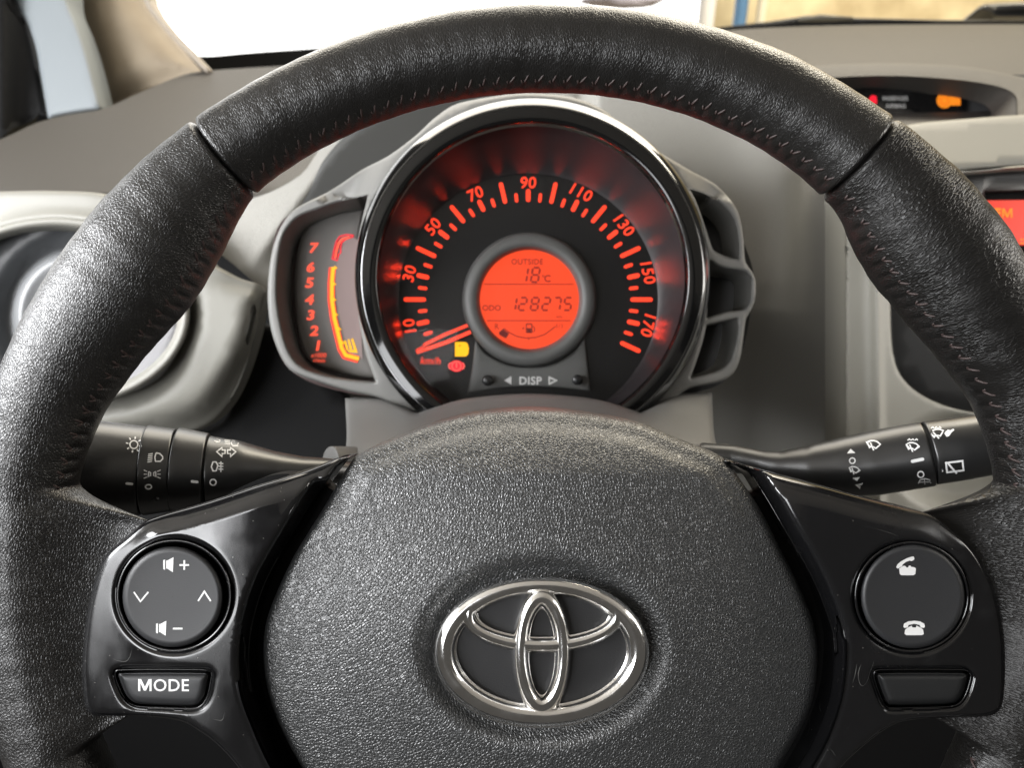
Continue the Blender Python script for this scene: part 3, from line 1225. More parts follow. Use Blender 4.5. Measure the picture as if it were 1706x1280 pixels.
# side lamps
d = Dec()
for cx, s in ((246, 1), (261, -1)):
    d.line([(cx + 1.5*s, 786), (cx + 5*s, 788), (cx + 5*s, 793), (cx + 1.5*s, 795), (cx + 1.5*s, 786)], 1.8)
    for k, y in enumerate((786, 790.5, 795)):
        d.line([(cx - 1*s, y), (cx - 6.5*s, y + (k-1)*2.5)], 1.7)
icon('sidelamp_symbol', d, stalkL, bvL)
icon('off_mark', Dec().ring(247.5, 811.5, 5.0, 2.3, ry=3.6), stalkL, bvL)
icon('index_mark', Dec().pill(211, 806, 220, 807, 4.2), stalkL, bvL)
icon('index_mark', Dec().pill(320, 802.5, 328.5, 803.5, 4.6), stalkL, bvL)
# arrows
d = Dec()
for s, x in ((-1, 361), (1, 393)):
    d.line([(x, 753), (x - 9*s, 746), (x - 9*s, 750), (x - 14*s, 750), (x - 14*s, 756), (x - 9*s, 756), (x - 9*s, 761)], 2.0, closed=True)
icon('indicator_symbol', d, stalkL, bvL)
d = Dec().poly([(356, 735), (361, 731), (367, 733), (367, 737), (361, 738)]).line([(385, 734), (391, 735), (397, 739), (396, 743), (388, 743), (385, 739)], 2.0, closed=True)
for k in range(3):
    d.line([(374 + k*0.6, 734 + k*3), (383, 734.5 + k*3)], 1.6)
icon('flash_symbol', d, stalkL, bvL)
d = Dec().line([(355, 770), (360, 770), (363, 776), (360, 785), (355, 785), (352, 778)], 2.2, closed=True)
for k in range(3):
    d.line([(364, 772 + k*5), (372, 773 + k*4.6)], 1.9)
d.line([(368, 769), (368, 787)], 1.7)
icon('foglamp_symbol', d, stalkL, bvL)
icon('off_mark', Dec().ring(355, 804, 5.0, 2.2), stalkL, bvL)
# clip fixings beneath
lathe_px('clip', 236, 836, [(6, .284), (5, .282), (1, .2815)], M['satin'], stalkL, n=20)
lathe_px('clip', 260, 832, [(6, .284), (5, .282), (1, .2815)], M['satin'], stalkL, n=20)

stalkR = Thing('wiper_stalk', 'black wiper stalk with white wiper symbols behind the right of the wheel', 'control stalk', L(1230, 765, 0.335))
sr = [stalk_part('stalk_arm', [(1170, 738, 786, .336), (1223, 742, 788, .330), (1266, 751, 793, .322), (1300, 752, 808, .317), (1350, 742, 824, .312), (1400, 731, 828, .308), (1450, 720, 826, .304), (1500, 710, 818, .300), (1543, 703, 811, .2965)], stalkR, sub=8),
      stalk_part('twist_switch', [(1550, 702, 808, .2955), (1590, 697, 802, .293), (1655, 688, 790, .290)], stalkR, roll=0.0008)]
stalk_part('stalk_core', [(1500, 714, 814, .300), (1600, 702, 794, .293)], stalkR, mat_=M['core'])
stalk_part('stalk_root', [(1150, 740, 800, .345), (1212, 740, 800, .336)], stalkR, mat_=M['shroud'])
bvR = bvh_of(sr)


def wiper(x, y, s, rot=-0.15, box=False):
    d = Dec()
    c, n = math.cos(rot), math.sin(rot)

    def T(px, py):
        return (x + s*(px*c + py*n), y + s*(-px*n + py*c))
    if box:
        d.line([T(-10, -6), T(11, -6), T(11, 6), T(-10, 6)], 2.4*s, closed=True)
        d.line([T(-8, -6), T(2, 9)], 2.4*s)
    else:
        d.line([T(-12, -3), T(-6, -7), T(0, -8), T(6, -7), T(12, -3), T(5, 5), T(1, 3), T(-4, 3), T(-5, 5)], 2.5*s, closed=True)
        d.line([T(-6, -4), T(2, 9)], 2.5*s)
    return d


icon('wiper_symbol', wiper(1455, 742, 0.95), stalkR, bvR)
d = wiper(1520, 745, 0.9)
for k in (-1, 0, 1):
    d.line([(1521 + k*6 - 3, 734), (1521 + k*6, 731.5), (1521 + k*6 + 2, 734)], 1.7)
icon('washer_symbol', d, stalkR, bvR)
d = wiper(1561, 723, 0.95, 0.2)
for k in (-1, 0, 1):
    d.line([(1560 + k*6 - 3, 714), (1560 + k*6, 711.5), (1560 + k*6 + 2, 714)], 1.7)
d.poly([(1573, 722), (1579, 716), (1583, 717), (1588, 714.5), (1590, 717), (1586, 720), (1581, 727), (1577, 728)])
icon('washer_symbol', d, stalkR, bvR)
d = wiper(1423, 784, 0.75, -0.25)
icon('wiper_symbol', d, stalkR, bvR)
icon('dial_mark', Dec().poly([(1411, 756), (1417, 748), (1425, 755)]), stalkR, bvR)
icon('off_mark', Dec().ring(1420, 768, 4.6, 2.1), stalkR, bvR)
icon('dial_mark', Dec().poly([(1420, 797), (1433, 795), (1428, 802)]), stalkR, bvR)
icon('dial_mark', Dec().poly([(1424, 808), (1438, 805), (1432, 815)]), stalkR, bvR, M['printgrey'])
icon('index_mark', Dec().pill(1520, 769, 1537, 765.5, 5.4), stalkR, bvR)
icon('off_mark', Dec().ring(1534, 791, 5.0, 2.2), stalkR, bvR)
d = Dec().line([(1530, 806), (1533, 800), (1541, 798), (1549, 800), (1551, 806)], 1.7).line([(1540, 798), (1541, 808)], 1.5).line([(1531, 804), (1550, 803)], 1.5)
icon('rear_washer_symbol', d, stalkR, bvR, M['printgrey'])
icon('index_mark', Dec().pill(1561, 787, 1569, 785, 4.6), stalkR, bvR)
icon('rear_wiper_symbol', wiper(1590, 778, 1.32, 0.12, True), stalkR, bvR)

# ================================================================== steering column cover
shroud = Thing('column_cover', 'grey plastic steering column cover between the dials and the wheel', 'column cover', L(880, 760, 0.36))
sh_out = smooth_loop([(575, 664), (575, 664), (640, 668), (692, 690), (692, 690), (760, 668), (820, 660), (882, 657), (945, 660), (1005, 668), (1070, 689), (1070, 689),
                      (1125, 662), (1186, 655), (1186, 655), (1192, 735), (1215, 775), (1215, 860), (1215, 860), (550, 860), (550, 860), (552, 775), (576, 745)], step=9)


def sh_depth(x, y, d):
    u = (x - 882)/310
    return 0.375 - 0.055*sstep(650, 780, y) + 0.016*u**4 + rnd_edge(10, 0.004)(d)


sheet('upper_cover', sh_out, sh_depth, M['shroud'], shroud, spacing=12, rings=(2, 5, 9), back=0.03)

# ================================================================== instrument cluster
clus = Thing('instrument_cluster', 'round speedometer pod with orange lit digits, grey surround and side rev counter', 'instrument cluster', L(887, 690, 0.42))
cx, cy = 887.0, 460.0
A0, A1 = math.radians(-56), math.radians(236)
lathe_px('bezel_ring', cx, cy, [(296.5, .394), (296, .3795), (295, .3778), (285.5, .3744), (284.5, .3741), (283, .3742)], M['darkchrome'], clus, a0=A0, a1=A1, n=160)
lathe_px('bezel_inner_ring', cx, cy + 2, [(283.2, .3743), (272, .3738), (262, .3734), (258.5, .3745), (256.8, .379), (256, .3850), (255.5, .3950)], M['bezel'], clus, a0=A0, a1=A1, n=160)
# dial: flat black face, then a satin ring rising outwards that catches the light of the digits
dcx, dcy = 880.0, 499.0
DF = 0.404
sheet('dial_face', circle(884, 484, 262, 262, 96), lambda x, y, d: DF + 0*x, M['dial'], clus, spacing=40, back=0.002)


def cone_profile():
    V, F = [], []
    n = 260
    prof = [(0.0, DF - 0.0008), (0.08, DF - 0.0015), (0.35, DF - 0.0062), (0.7, DF - 0.0135), (1.0, DF - 0.0212)]
    for i in range(n + 1):
        t = A0 + (A1 - A0)*i/n
        ix, iy = dcx + 216*math.cos(t), dcy - 210*math.sin(t)
        ox, oy = 886 + 255*math.cos(t), 464 - 254*math.sin(t)
        for u, D in prof:
            V.append(L(ix + (ox-ix)*u, iy + (oy-iy)*u, D))
    m = len(prof)
    for i in range(n):
        for j in range(m-1):
            F.append((i*m+j, (i+1)*m+j, (i+1)*m+j+1, i*m+j+1))
    return mk('dial_edge_ring', V, F, M['dialcone'], clus)


cone_profile()

# graduation marks and numerals, each a small lit piece
DT = DF - 0.0006


def raised(dec, name, mat_, D=DT, th=0.0008, label=None, under=None):
    """print with a small real thickness: top faces plus sides"""
    V, F = [], []
    n = len(dec.v)
    for px, py in dec.v:
        V.append(L(px, py, D))
    for px, py in dec.v:
        x, y, z = L(px, py, D)
        V.append((x, y, z - th))
    for f in dec.f:
        a = sum(V[f[i]][0]*V[f[(i+1) % len(f)]][1] - V[f[(i+1) % len(f)]][0]*V[f[i]][1] for i in range(len(f)))
        g = f if a > 0 else f[::-1]
        F.append(g)
        if len(dec.f) < 6:
            for i in range(len(g)):
                F.append((g[i], g[i] + n, g[(i+1) % len(g)] + n, g[(i+1) % len(g)]))
    o = mk(name, V, F, mat_, clus, smooth=False, under=under)
    if label:
        o['label'] = label
    return o


def tickline(v, r0, r1, w):
    a = math.radians(205.7 - v*180/140.0)
    e = 0.965
    return Dec().pill(dcx + r0*math.cos(a), dcy - r0*e*math.sin(a), dcx + r1*math.cos(a), dcy - r1*e*math.sin(a), w)


for v in range(0, 181, 5):
    if v % 20 == 0:
        raised(tickline(v, 174, 204, 7.0), 'graduation_mark', M['red'])
    elif v % 10 == 0:
        raised(tickline(v, 173, 187, 7.4), 'graduation_mark', M['red'])
    else:
        raised(tickline(v, 172, 182, 5.4), 'graduation_mark', M['red'])
for v in range(10, 171, 20):
    a = math.radians(205.7 - v*180/140.0)
    r = 203 if v < 100 else 205
    raised(Dec().text(str(v), dcx + r*math.cos(a), dcy - r*0.965*math.sin(a) - (0 if abs(v-90) > 5 else -1), 19.5, rot=a - PI/2, off=0.012, sl=0.08, spacing=1.05), 'numeral', M['red'], label='orange lit speed numeral %d' % v)
raised(Dec().text('km/h', 718, 601, 12, rot=-0.03, sl=0.2), 'unit_lettering', M['red'])
# the scale's own lighting: every mark leaks a fan of red light outwards on to the ring
for v in range(0, 181, 10):
    a = math.radians(205.7 - v*180/140.0)
    lab = v % 20 == 10
    if v in (0, 20, 160, 180):
        continue
    for da in ((-0.052, 0.0, 0.052) if lab and v > 90 else ((-0.035, 0.035) if lab else (0.0,))):
        ld = bpy.data.lights.new('scale_lamp', 'SPOT')
        ld.energy = (0.0085 if lab else 0.0095)*(0.42 + 0.58*max(0.0, math.sin(a)))
        ld.color = (1.0, 0.035, 0.01)
        ld.spot_size = math.radians(85 if lab else 55)
        ld.spot_blend = 1.0
        ld.shadow_soft_size = 0.0004
        lo = bpy.data.objects.new('scale_lamp', ld)
        COL.objects.link(lo)
        rr = 206
        p0 = Vector(L(dcx + rr*math.cos(a + da), dcy - rr*0.965*math.sin(a + da), DF - 0.0016))
        p1 = Vector(L(dcx + 226*math.cos(a + da*1.2), dcy - 220*math.sin(a + da*1.2), DF - 0.0036))
        lo.location = W(p0)
        lo.rotation_euler = (W(p1) - W(p0)).to_track_quat('-Z', 'Y').to_euler()

# needle, its lit upper edge, and below it a glowing bar painted as its reflection
ndl = raised(Dec().poly([(776, 545), (783, 557), (694, 590), (690, 585)]), 'needle', M['piano'], D=DF - 0.006, th=0.0012)
raised(Dec().line([(779, 542), (740, 558), (706, 575)], 5.0), 'needle_edge_and_reflection', M['red'], D=DF - 0.0068, under=ndl)
raised(Dec().line([(784, 553), (745, 570), (694, 587)], 6.0), 'needle_edge_and_reflection', M['red'], D=DF - 0.0068, under=ndl)
# warning lamps
pump = raised(Dec().poly([(758, 570), (776, 570), (779, 573), (781, 580), (780, 590), (776, 594), (758, 594)]), 'fuel_lamp', M['amber'])
raised(Dec().rect(766, 576, 3, 1.5), 'fuel_lamp_mark', M['void'], D=DT - 0.0003, under=pump)
br = raised(Dec().disc(760.5, 610, 11.5, 9.5), 'brake_lamp', M['redlamp'])
raised(Dec().ring(760.5, 610, 7.5, 1.7), 'brake_lamp_mark', M['redhot'], D=DT - 0.0003, under=br)
raised(Dec().rect(760.5, 609, 2.2, 8).ring(760.5, 610, 13.0, 1.8, ry=8.5, n=12, a0=-0.7, a1=0.7).ring(760.5, 610, 13.0, 1.8, ry=8.5, n=12, a0=PI-0.7, a1=PI+0.7), 'brake_lamp_mark', M['redhot'], D=DT - 0.0003, under=br)

# centre display
lathe_px('display_ring', 882, 499, [(112, .404), (110.5, .3985), (107, .3965), (97, .3955), (90, .396), (86, .398), (84, .4015), (82, .403)], M['dialgrey'], clus, n=120)
lcd = sheet('display', circle(883, 499, 85, 85, 80), lambda x, y, d: .4025 + 0*x, M['lcd'], clus, spacing=30, back=0.0005)
DL = 0.4023


def ink(name, d, m='lcdink', **kw):
    return d.build(name, M[m], clus, D=DL, lift=0.0001, under=lcd)


ink('display_lettering', Dec().text('OUTSIDE', 878.5, 436, 9.8, off=0.012, wscale=0.90, spacing=1.1))
ink('temperature', Dec().seg7('1', 874, 458, 9, 24, 3.2).seg7('8', 892, 458, 12, 24, 3.2).ring(905, 460, 1.6, 1.0).text('C', 912, 464, 12, off=0.02), 'lcdink')
od = Dec()
for k, ch in enumerate('128275'):
    od.seg7(ch, (854, 871, 891, 910, 928, 946)[k], 506.5, 11.5, 21, 3.2)
ink('odometer_digits', od, 'lcdink')
ink('display_lettering', Dec().text('ODO', 819, 513, 9.5, off=0.012))
ink('display_lettering', Dec().text('km', 932, 527.5, 5.5))
ink('display_line', Dec().rect(881, 473.5, 149, 1.4).rect(881, 534.5, 139, 1.4))
ink('display_lettering', Dec().text('R', 828, 544, 9).text('1/1', 932, 543, 8))
ink('fuel_gauge', Dec().line([(839, 547), (848, 554), (861, 560.5), (876, 563.5), (892, 562.5), (907, 557.5), (918, 550), (925, 544)], 1.7).line([(881, 563), (881, 567)], 1.5))
ink('fuel_gauge_bar', Dec().poly([(831, 554), (838, 548), (848, 556), (843, 564), (832, 558)]), 'lcdink2')
ink('pump_symbol', Dec().line([(877, 540), (886, 540), (886, 554), (877, 554)], 1.6, closed=True).poly([(878, 547), (885, 547), (885, 554), (878, 554)]).line([(886, 543), (890, 545), (891, 551), (888, 553)], 1.3).poly([(869, 547), (873, 545), (873, 549)]), 'lcdink2')

# grey foot below the display with two trip buttons
foot = sheet('display_foot', smooth_loop([(792, 566), (792, 566), (810, 590), (845, 608), (882, 613), (920, 608), (955, 588), (974, 562), (974, 562), (978, 600), (984, 652), (984, 652), (930, 646), (880, 644), (830, 647), (778, 657), (778, 657), (786, 615)], step=6),
             lambda x, y, d: .4005 + rnd_edge(4, 0.001)(d), M['dialgrey'], clus, spacing=14, rings=(1, 3), back=0.003)
for x, y in ((812, 634), (962, 633)):
    lathe_px('trip_button', x, y, [(9, .400), (8.2, .395), (7.0, .3942), (0.5, .394)], M['satin'], clus, n=28)
fl = Dec().text('DISP', 884, 634.5, 13.5, off=0.02, spacing=1.08)
fl.build('foot_lettering', M['printgrey'], clus, D=.4004, lift=0.0001, under=foot)
Dec().poly([(840, 634), (852, 627), (852, 641)]).build('arrow_mark', M['printgrey'], clus, D=.4004, lift=0.0001, under=foot)
Dec().line([(915, 629), (927, 634), (915, 640)], 2.6, closed=True).build('arrow_mark', M['printgrey'], clus, D=.4004, lift=0.0001, under=foot)
sheet('lower_dial_panel', smooth_loop([(660, 560), (700, 640), (690, 700), (880, 660), (1075, 700), (1060, 640), (1100, 560), (1085, 640), (1100, 760), (660, 760)], step=14),
      lambda x, y, d: DF - 0.0008 + 0*x, M['dial'], clus, spacing=30, back=0.001)
# clear lens
sheet('dial_lens', circle(886, 464, 258, 258, 90), lambda x, y, d: 0.3805 - 0.008*(1 - ((x-886)**2 + (y-464)**2)/258**2), M['lens'], clus, spacing=22, back=0.0002)

# grey surround: pod for the rev counter, crown over the dial, three openings on the right
hood = [(643, 668), (580, 652), (534, 638), (487, 619), (466, 590), (451, 546), (446, 487), (452, 425), (467, 380), (492, 348), (550, 318), (603, 283), (648, 259), (691, 227), (726, 195), (761, 173), (831, 159),
        (882, 155), (954, 162), (1007, 184), (1060, 228), (1113, 262), (1150, 284), (1194, 309), (1225, 344), (1234, 369), (1239, 403), (1242, 437), (1253, 453), (1259, 469), (1258, 500), (1250, 519), (1243, 531), (1239, 559), (1233, 597), (1222, 622), (1200, 636), (1147, 648), (1120, 668), (1090, 690), (1000, 700), (780, 700), (680, 700)]
HO = smooth_loop(hood, step=7)
openL = smooth_loop([(613, 325), (613, 325), (560, 338), (534, 347), (496, 363), (474, 391), (465, 431), (462, 487), (468, 537), (481, 583), (502, 610), (543, 626), (590, 634), (626, 637), (626, 637), (608, 585), (596, 520), (592, 460), (596, 400)], step=5)
openA = smooth_loop([(1150, 316), (1150, 316), (1172, 323), (1200, 339), (1216, 355), (1225, 372), (1230, 403), (1230, 431), (1230, 431), (1216, 429), (1197, 422), (1187, 414), (1173, 372), (1159, 334)], step=4)
openB = smooth_loop([(1182, 434), (1182, 434), (1194, 442), (1209, 447), (1237, 451), (1247, 456), (1251, 466), (1250, 500), (1245, 511), (1237, 516), (1209, 520), (1177, 530), (1177, 530), (1180, 500), (1181, 462)], step=4)
openC = smooth_loop([(1177, 542), (1177, 542), (1203, 536), (1228, 531), (1228, 531), (1229, 550), (1225, 575), (1217, 600), (1206, 612), (1191, 620), (1150, 630), (1150, 630), (1159, 606), (1170, 572)], step=4)
openD = circle(887, 460, 287, 287, 110)


def hood_depth(x, y, d):
    D = 0.388 + rnd_edge(5, 0.003)(d) + 0.006*sstep(1150, 1240, x)
    r = np.hypot(x - 887, y - 460)
    D = D + 0.018*sstep(294, 335, r)*(y < 330)
    D = D + 0.00002*np.maximum(0, 640 - x)
    return D


sheet('surround', HO, hood_depth, M['silver'], clus, holes=[openD, openL, openA, openB, openC], spacing=9, rings=(0.8, 2, 3.5, 5.2), back=0.07, hole_back=0.03)
sheet('surround_backing', smooth_loop([(1130, 300), (1215, 335), (1238, 400), (1256, 460), (1250, 520), (1235, 590), (1200, 640), (1120, 660), (1100, 640), (1165, 560), (1180, 470), (1150, 370)], step=12),
      lambda x, y, d: .430 + 0.0001*(1250 - x), M['satin'], clus, spacing=16, back=0.003)
# rev counter: dark red-brown well with a grey display
sheet('rev_counter_well', smooth_loop([(640, 312), (520, 338), (462, 380), (452, 487), (470, 600), (540, 645), (650, 655), (600, 560), (590, 460)], step=10),
      lambda x, y, d: .4185 + 0*x, mat('well_red_brown', (0.03, 0.012, 0.01), 0.4), clus, spacing=20, back=0.002)
tf = smooth_loop([(606, 349), (606, 349), (570, 354), (534, 366), (508, 383), (496, 419), (491, 475), (495, 534), (504, 581), (521, 604), (565, 620), (600, 628), (628, 630), (628, 630), (612, 580), (600, 520), (596, 460), (598, 400)], step=5)
rev = sheet('rev_counter_display', tf, lambda x, y, d: .4135 + rnd_edge(6, 0.002)(d), M['tachface'], clus, spacing=14, rings=(2, 5), back=0.004)
RVD = .4132
Dec().poly([(574, 400), (590, 396), (596, 400), (594, 440), (593, 480), (596, 520), (602, 560), (604, 598), (585, 590), (573, 560), (564, 520), (559, 480), (559, 445), (566, 425)]).build('bar_field', M['tachbar'], clus, D=RVD, lift=0.0001, under=rev)
for k, (x, y) in enumerate(((523, 413), (518, 445), (516, 471), (516, 499), (518, 525), (524, 551), (530, 576))):
    Dec().text(str(7 - k), x, y, 17, off=0.03, sl=0.15, wscale=1.25).build('numeral', M['reddim'], clus, D=RVD, lift=0.0002, under=rev)
Dec().text('x1000', 531, 592, 7.5, sl=0.15, wscale=0.95).text('r/min', 532, 600.5, 6.5, sl=0.15).build('unit_lettering', M['reddim'], clus, D=RVD, lift=0.0002, under=rev)
d = Dec().line([(589, 392), (577, 391), (566, 394), (560, 403), (556, 418), (553.5, 431), (562, 434), (564, 424), (568, 420), (567, 414), (569, 404), (577, 398), (589, 394)], 2.2)
d.build('red_zone', M['redlamp'], clus, D=RVD, lift=0.0002, under=rev)
Dec().line([(582, 395), (571, 398), (564, 405), (560, 420), (558, 430)], 4.0).build('red_zone', M['reddim'], clus, D=RVD, lift=0.0003, under=rev)
bar = [(555, 445), (553, 470), (553, 500), (557, 530), (563, 555), (569, 580), (576, 592), (598, 598)]
Dec().line(bar, 6.0).build('rev_bar', M['amber'], clus, D=RVD, lift=0.0003, under=rev)
Dec().line([(x - 1.2, y + 1) for x, y in bar], 11.5).build('rev_bar_edge', M['red'], clus, D=RVD, lift=0.0002, under=rev)
d = Dec()
for y in (446, 473, 499, 524, 548, 571):
    x = float(np.interp(y, [445, 470, 500, 530, 555, 580], [557, 555, 555, 559, 565, 571]))
    d.poly([(x, y - 4), (x + 6, y + 1), (x, y + 3)])
d.build('rev_bar_teeth', M['amber'], clus, D=RVD, lift=0.0003, under=rev)
Dec().poly([(573, 568), (576, 567), (581, 583), (577, 583)]).poly([(579, 566), (582, 565), (587, 582), (583, 583)]).poly([(585, 565), (588, 564), (596, 588), (582, 587), (578, 584), (590, 583)]).build('rev_bar_segments', M['amber'], clus, D=RVD, lift=0.0003, under=rev)
sheet('rev_counter_lens', inset_poly(openL, -3), lambda x, y, d: .396 + 0*x, M['lens'], clus, spacing=24, back=0.0002)

# ================================================================== dashboard
dash = Thing('dashboard', 'grey and beige moulded dashboard running across below the windscreen', 'dashboard', L(853, 900, 0.62))

# soft top pad
pad_out = smooth_loop([(-120, 262), (0, 232), (60, 205), (110, 192), (170, 182), (230, 155), (300, 126), (340, 118), (480, 109), (700, 98), (1000, 80), (1190, 52), (1400, 42), (1706, 40), (1850, 44), (2500, 70), (2500, 70),
                       (2500, 300), (2500, 300), (1900, 240), (1760, 205), (1700, 190), (1400, 190), (1300, 230), (1100, 230), (700, 230), (520, 300), (430, 340), (300, 335), (180, 322), (90, 318), (0, 320), (-120, 330)], step=14)


def pad_depth(x, y, d):
    # recedes towards the windscreen, crowned; arch over the lamp recess on the right
    t = (y - 40)/280.0
    D = 1.02 - 0.47*np.clip(t, 0, 1)**0.55
    return D


pad = sheet('top_pad', pad_out, pad_depth, M['pad'], dash, spacing=18, back=0.02)

# centre fascia behind the cluster: a scoop curls round the pod
fas_out = smooth_loop([(330, 330), (420, 330), (500, 292), (540, 240), (640, 165), (760, 130), (1000, 120), (1250, 170), (1400, 240), (1425, 300), (1425, 300), (1425, 980), (1425, 980), (1100, 980), (480, 980), (480, 980), (462, 640), (448, 500), (400, 450), (345, 400)], step=14)


def fas_depth(x, y, d):
    D = 0.500 + 0.00012*np.maximum(0, y - 470) + 0.0000007*np.maximum(0, y - 430)**2
    # scoop: wall falls back sharply from the left shelf edge, then returns under the crown of the pod
    u = (x - 500) + (y - 330)*0.75            # distance right of the scoop's left lip
    left = sstep(0, 62, u)*sstep(480, 330, y)*sstep(1000, 880, x)
    D = D + 0.00085*np.minimum(220, np.sqrt(np.maximum(0, u)**2 + 12**2) - 12)*sstep(500, 360, y)*sstep(1000, 880, x)*(u > 0)
    D = D + 0.00055*np.maximum(0, y - 520)*sstep(1420, 1250, x)
    # right of the pod the fascia bulges towards the driver near the pod and dives by the console
    D = D + 0.020*sstep(1300, 1410, x)
    D = D - 0.012*np.exp(-((x - 1300 + (y-300)*0.12)/70)**2)
    return D


sheet('centre_fascia', fas_out, fas_depth, M['fascia'], dash, spacing=7, back=0.02)
# added dark sheet: paints the shade that curls round the pod's upper left
sheet('shade_crescent', smooth_loop([(470, 372), (497, 322), (530, 268), (572, 222), (625, 182), (700, 148), (800, 118), (900, 112), (900, 150), (900, 200), (760, 230), (690, 290), (620, 340), (540, 372)], step=8),
      lambda x, y, d: 0.4955 + 0.00016*np.maximum(0, (x - 480)*0.6 + (y - 300)*0.8) + rnd_edge(16, 0.016)(d), mat('shade_dark_grey', (0.060, 0.060, 0.057), 0.6), dash, spacing=9, rings=(1.5, 4, 7, 11, 15), back=0.01)
# driver's side silver panel round the vent
lp_out = smooth_loop([(-140, 322), (0, 319), (90, 318), (180, 324), (262, 352), (320, 395), (352, 440), (352, 440), (395, 462), (432, 474), (441, 486), (436, 520), (424, 570), (408, 620), (385, 668), (350, 705), (290, 728), (200, 738), (0, 740), (-140, 740)], step=10)


def lp_depth(x, y, d):
    D = 0.470 + 0.020*(np.maximum(0, y - 520)/210)**2 + 0.00001*np.abs(x - 150)
    D = D + 0.022*sstep(34 + 24*sstep(560, 660, y), 0, d)**1.5*sstep(440, 520, y)
    D = D + rnd_edge(8, 0.004)(d)
    D = D - 0.004*np.exp(-((np.sqrt(((x - 95)/222)**2 + ((y - 520)/160)**2) - 1.0)/0.05)**2)
    return D


VENT = (95, 520)
vhole = circle(VENT[0], VENT[1], 214, 150, 110)
sheet('driver_side_panel', lp_out, lp_depth, M['beige'], dash, holes=[vhole], spacing=13, rings=(2, 5, 9, 15, 22), back=0.012)
# dark lower dash and knee panel
sheet('lower_panel', smooth_loop([(-900, 345), (-900, 345), (2700, 345), (2700, 345), (2700, 1800), (2700, 1800), (-900, 1800), (-900, 1800)], step=60),
      lambda x, y, d: 0.76 + 0.4*sstep(700, 1000, y), M['black'], dash, spacing=60, back=0.01)
sheet('knee_panel', smooth_loop([(395, 560), (450, 540), (560, 640), (600, 700), (600, 1000), (200, 1000), (150, 760), (330, 720), (380, 690)], step=14),
      lambda x, y, d: 0.535 + 0.00008*(y - 600) + rnd_edge(12, 0.01)(d), M['black'], dash, spacing=24, rings=(3, 8), back=0.01)

# ---- driver's air vent
vent = Thing('air_vent', 'round grey air vent with closed disc flap half hidden behind the left of the rim', 'air vent', L(95, 520, 0.50))
V, F = [], []
n = 110
prof = [(222, 160, .474), (219, 157, .4665), (212, 150, .4655), (206, 144, .469), (201, 139, .478), (196, 134, .490)]
for i in range(n):
    t = 2*PI*i/n
    for a, b, D in prof:
        V.append(L(VENT[0] + a*math.cos(t), VENT[1] - b*math.sin(t), D))
m = len(prof)
for i in range(n):
    a, b = i*m, ((i+1) % n)*m
    for j in range(m-1):
        F.append((a+j, a+j+1, b+j+1, b+j))
mk('vent_rim', V, F, M['beige'], vent)
sheet('vent_bowl', circle(VENT[0], VENT[1], 203, 141, 80), lambda x, y, d: 0.485 + 0.012*sstep(40, 0, np.abs(np.hypot(x-130, (y-530))-112)), mat('vent_dark_grey', (0.055, 0.058, 0.062), 0.4), vent, spacing=16, back=0.01)
lathe_px('vent_flap', 136, 528, [(116, .494), (112, .480), (106, .4765), (98, .4758), (92, .4775), (40, .476), (1, .4755)], mat('vent_light_grey', (0.17, 0.175, 0.18), 0.38), vent, n=90)
sheet('vent_side_plate', smooth_loop([(215, 560), (270, 500), (296, 530), (292, 585), (262, 628), (210, 655), (150, 664), (150, 664), (190, 630)], step=8), lambda x, y, d: .4765 + rnd_edge(4, 0.001)(d), mat('vent_plate_grey', (0.20, 0.197, 0.205), 0.45), vent, spacing=16, rings=(2,), back=0.004)

# ---- centre console: beige face, bright rib, radio
console = Thing('centre_console', 'beige grey centre console face with a pale vertical rib right of the wheel opening', 'console', L(1560, 860, 0.55))
con_out = smooth_loop([(1408, 250), (1408, 250), (1408, 500), (1408, 760), (1412, 1100), (1412, 1100), (2400, 1100), (2400, 1100), (2400, 290), (2400, 290), (1900, 280), (1706, 276), (1600, 285), (1500, 262)], step=12)
radio_hole = smooth_loop([(1485, 285), (1600, 287), (1706, 279), (1900, 276), (1900, 276), (1900, 715), (1706, 696), (1640, 690), (1580, 678), (1530, 655), (1500, 625), (1488, 590), (1484, 540), (1483, 400)], step=8)


def con_depth(x, y, d):
    D = 0.462 + 0.00002*(y - 400)
    rib = (x - (1462 + (y - 560)*0.012))
    D = D - 0.0045*np.exp(-(rib/7.0)**2) - 0.004*sstep(-30, 4, rib)
    D = D + rnd_edge(5, 0.004)(d)
    # shallow pocket lower right
    e = np.sqrt(((x - 1600)/125)**2 + ((y - 770)/92)**2)
    D = D + 0.020*sstep(1.0, 0.55, e)
    return D


sheet('console_face', con_out, con_depth, M['console'], console, holes=[np.clip(radio_hole, None, 1895)], spacing=5, rings=(1.2, 2.6, 4.6), back=0.03)
up_out = smooth_loop([(1380, 250), (1480, 216), (1530, 205), (1620, 197), (1706, 191), (1900, 184), (2400, 190), (2400, 190), (2400, 285), (2400, 285), (1900, 276), (1706, 276), (1600, 285), (1500, 300), (1400, 300)], step=10)
sheet('console_brow', up_out, lambda x, y, d: 0.540 - 0.00035*(y - 190) + rnd_edge(6, 0.006)(d) + 0.006*np.exp(-((y - 262 + (x-1700)*0.05)/5)**2)*0, M['beige'], console, spacing=12, rings=(2, 5), back=0.05)
radio = Thing('car_radio', 'black glossy radio panel with glowing red screen at the right edge', 'radio', L(1650, 690, 0.475))
rad_out = inset_poly(np.clip(radio_hole, None, 1895), -1.0)
rb = sheet('radio_fascia', rad_out, lambda x, y, d: 0.468 + rnd_edge(6, 0.002)(d), M['satin'], radio, spacing=22, rings=(2, 5), back=0.02,
           holes=[np.array([(1640, 318), (1880, 312), (1880, 640), (1640, 640)], float)[::-1]])
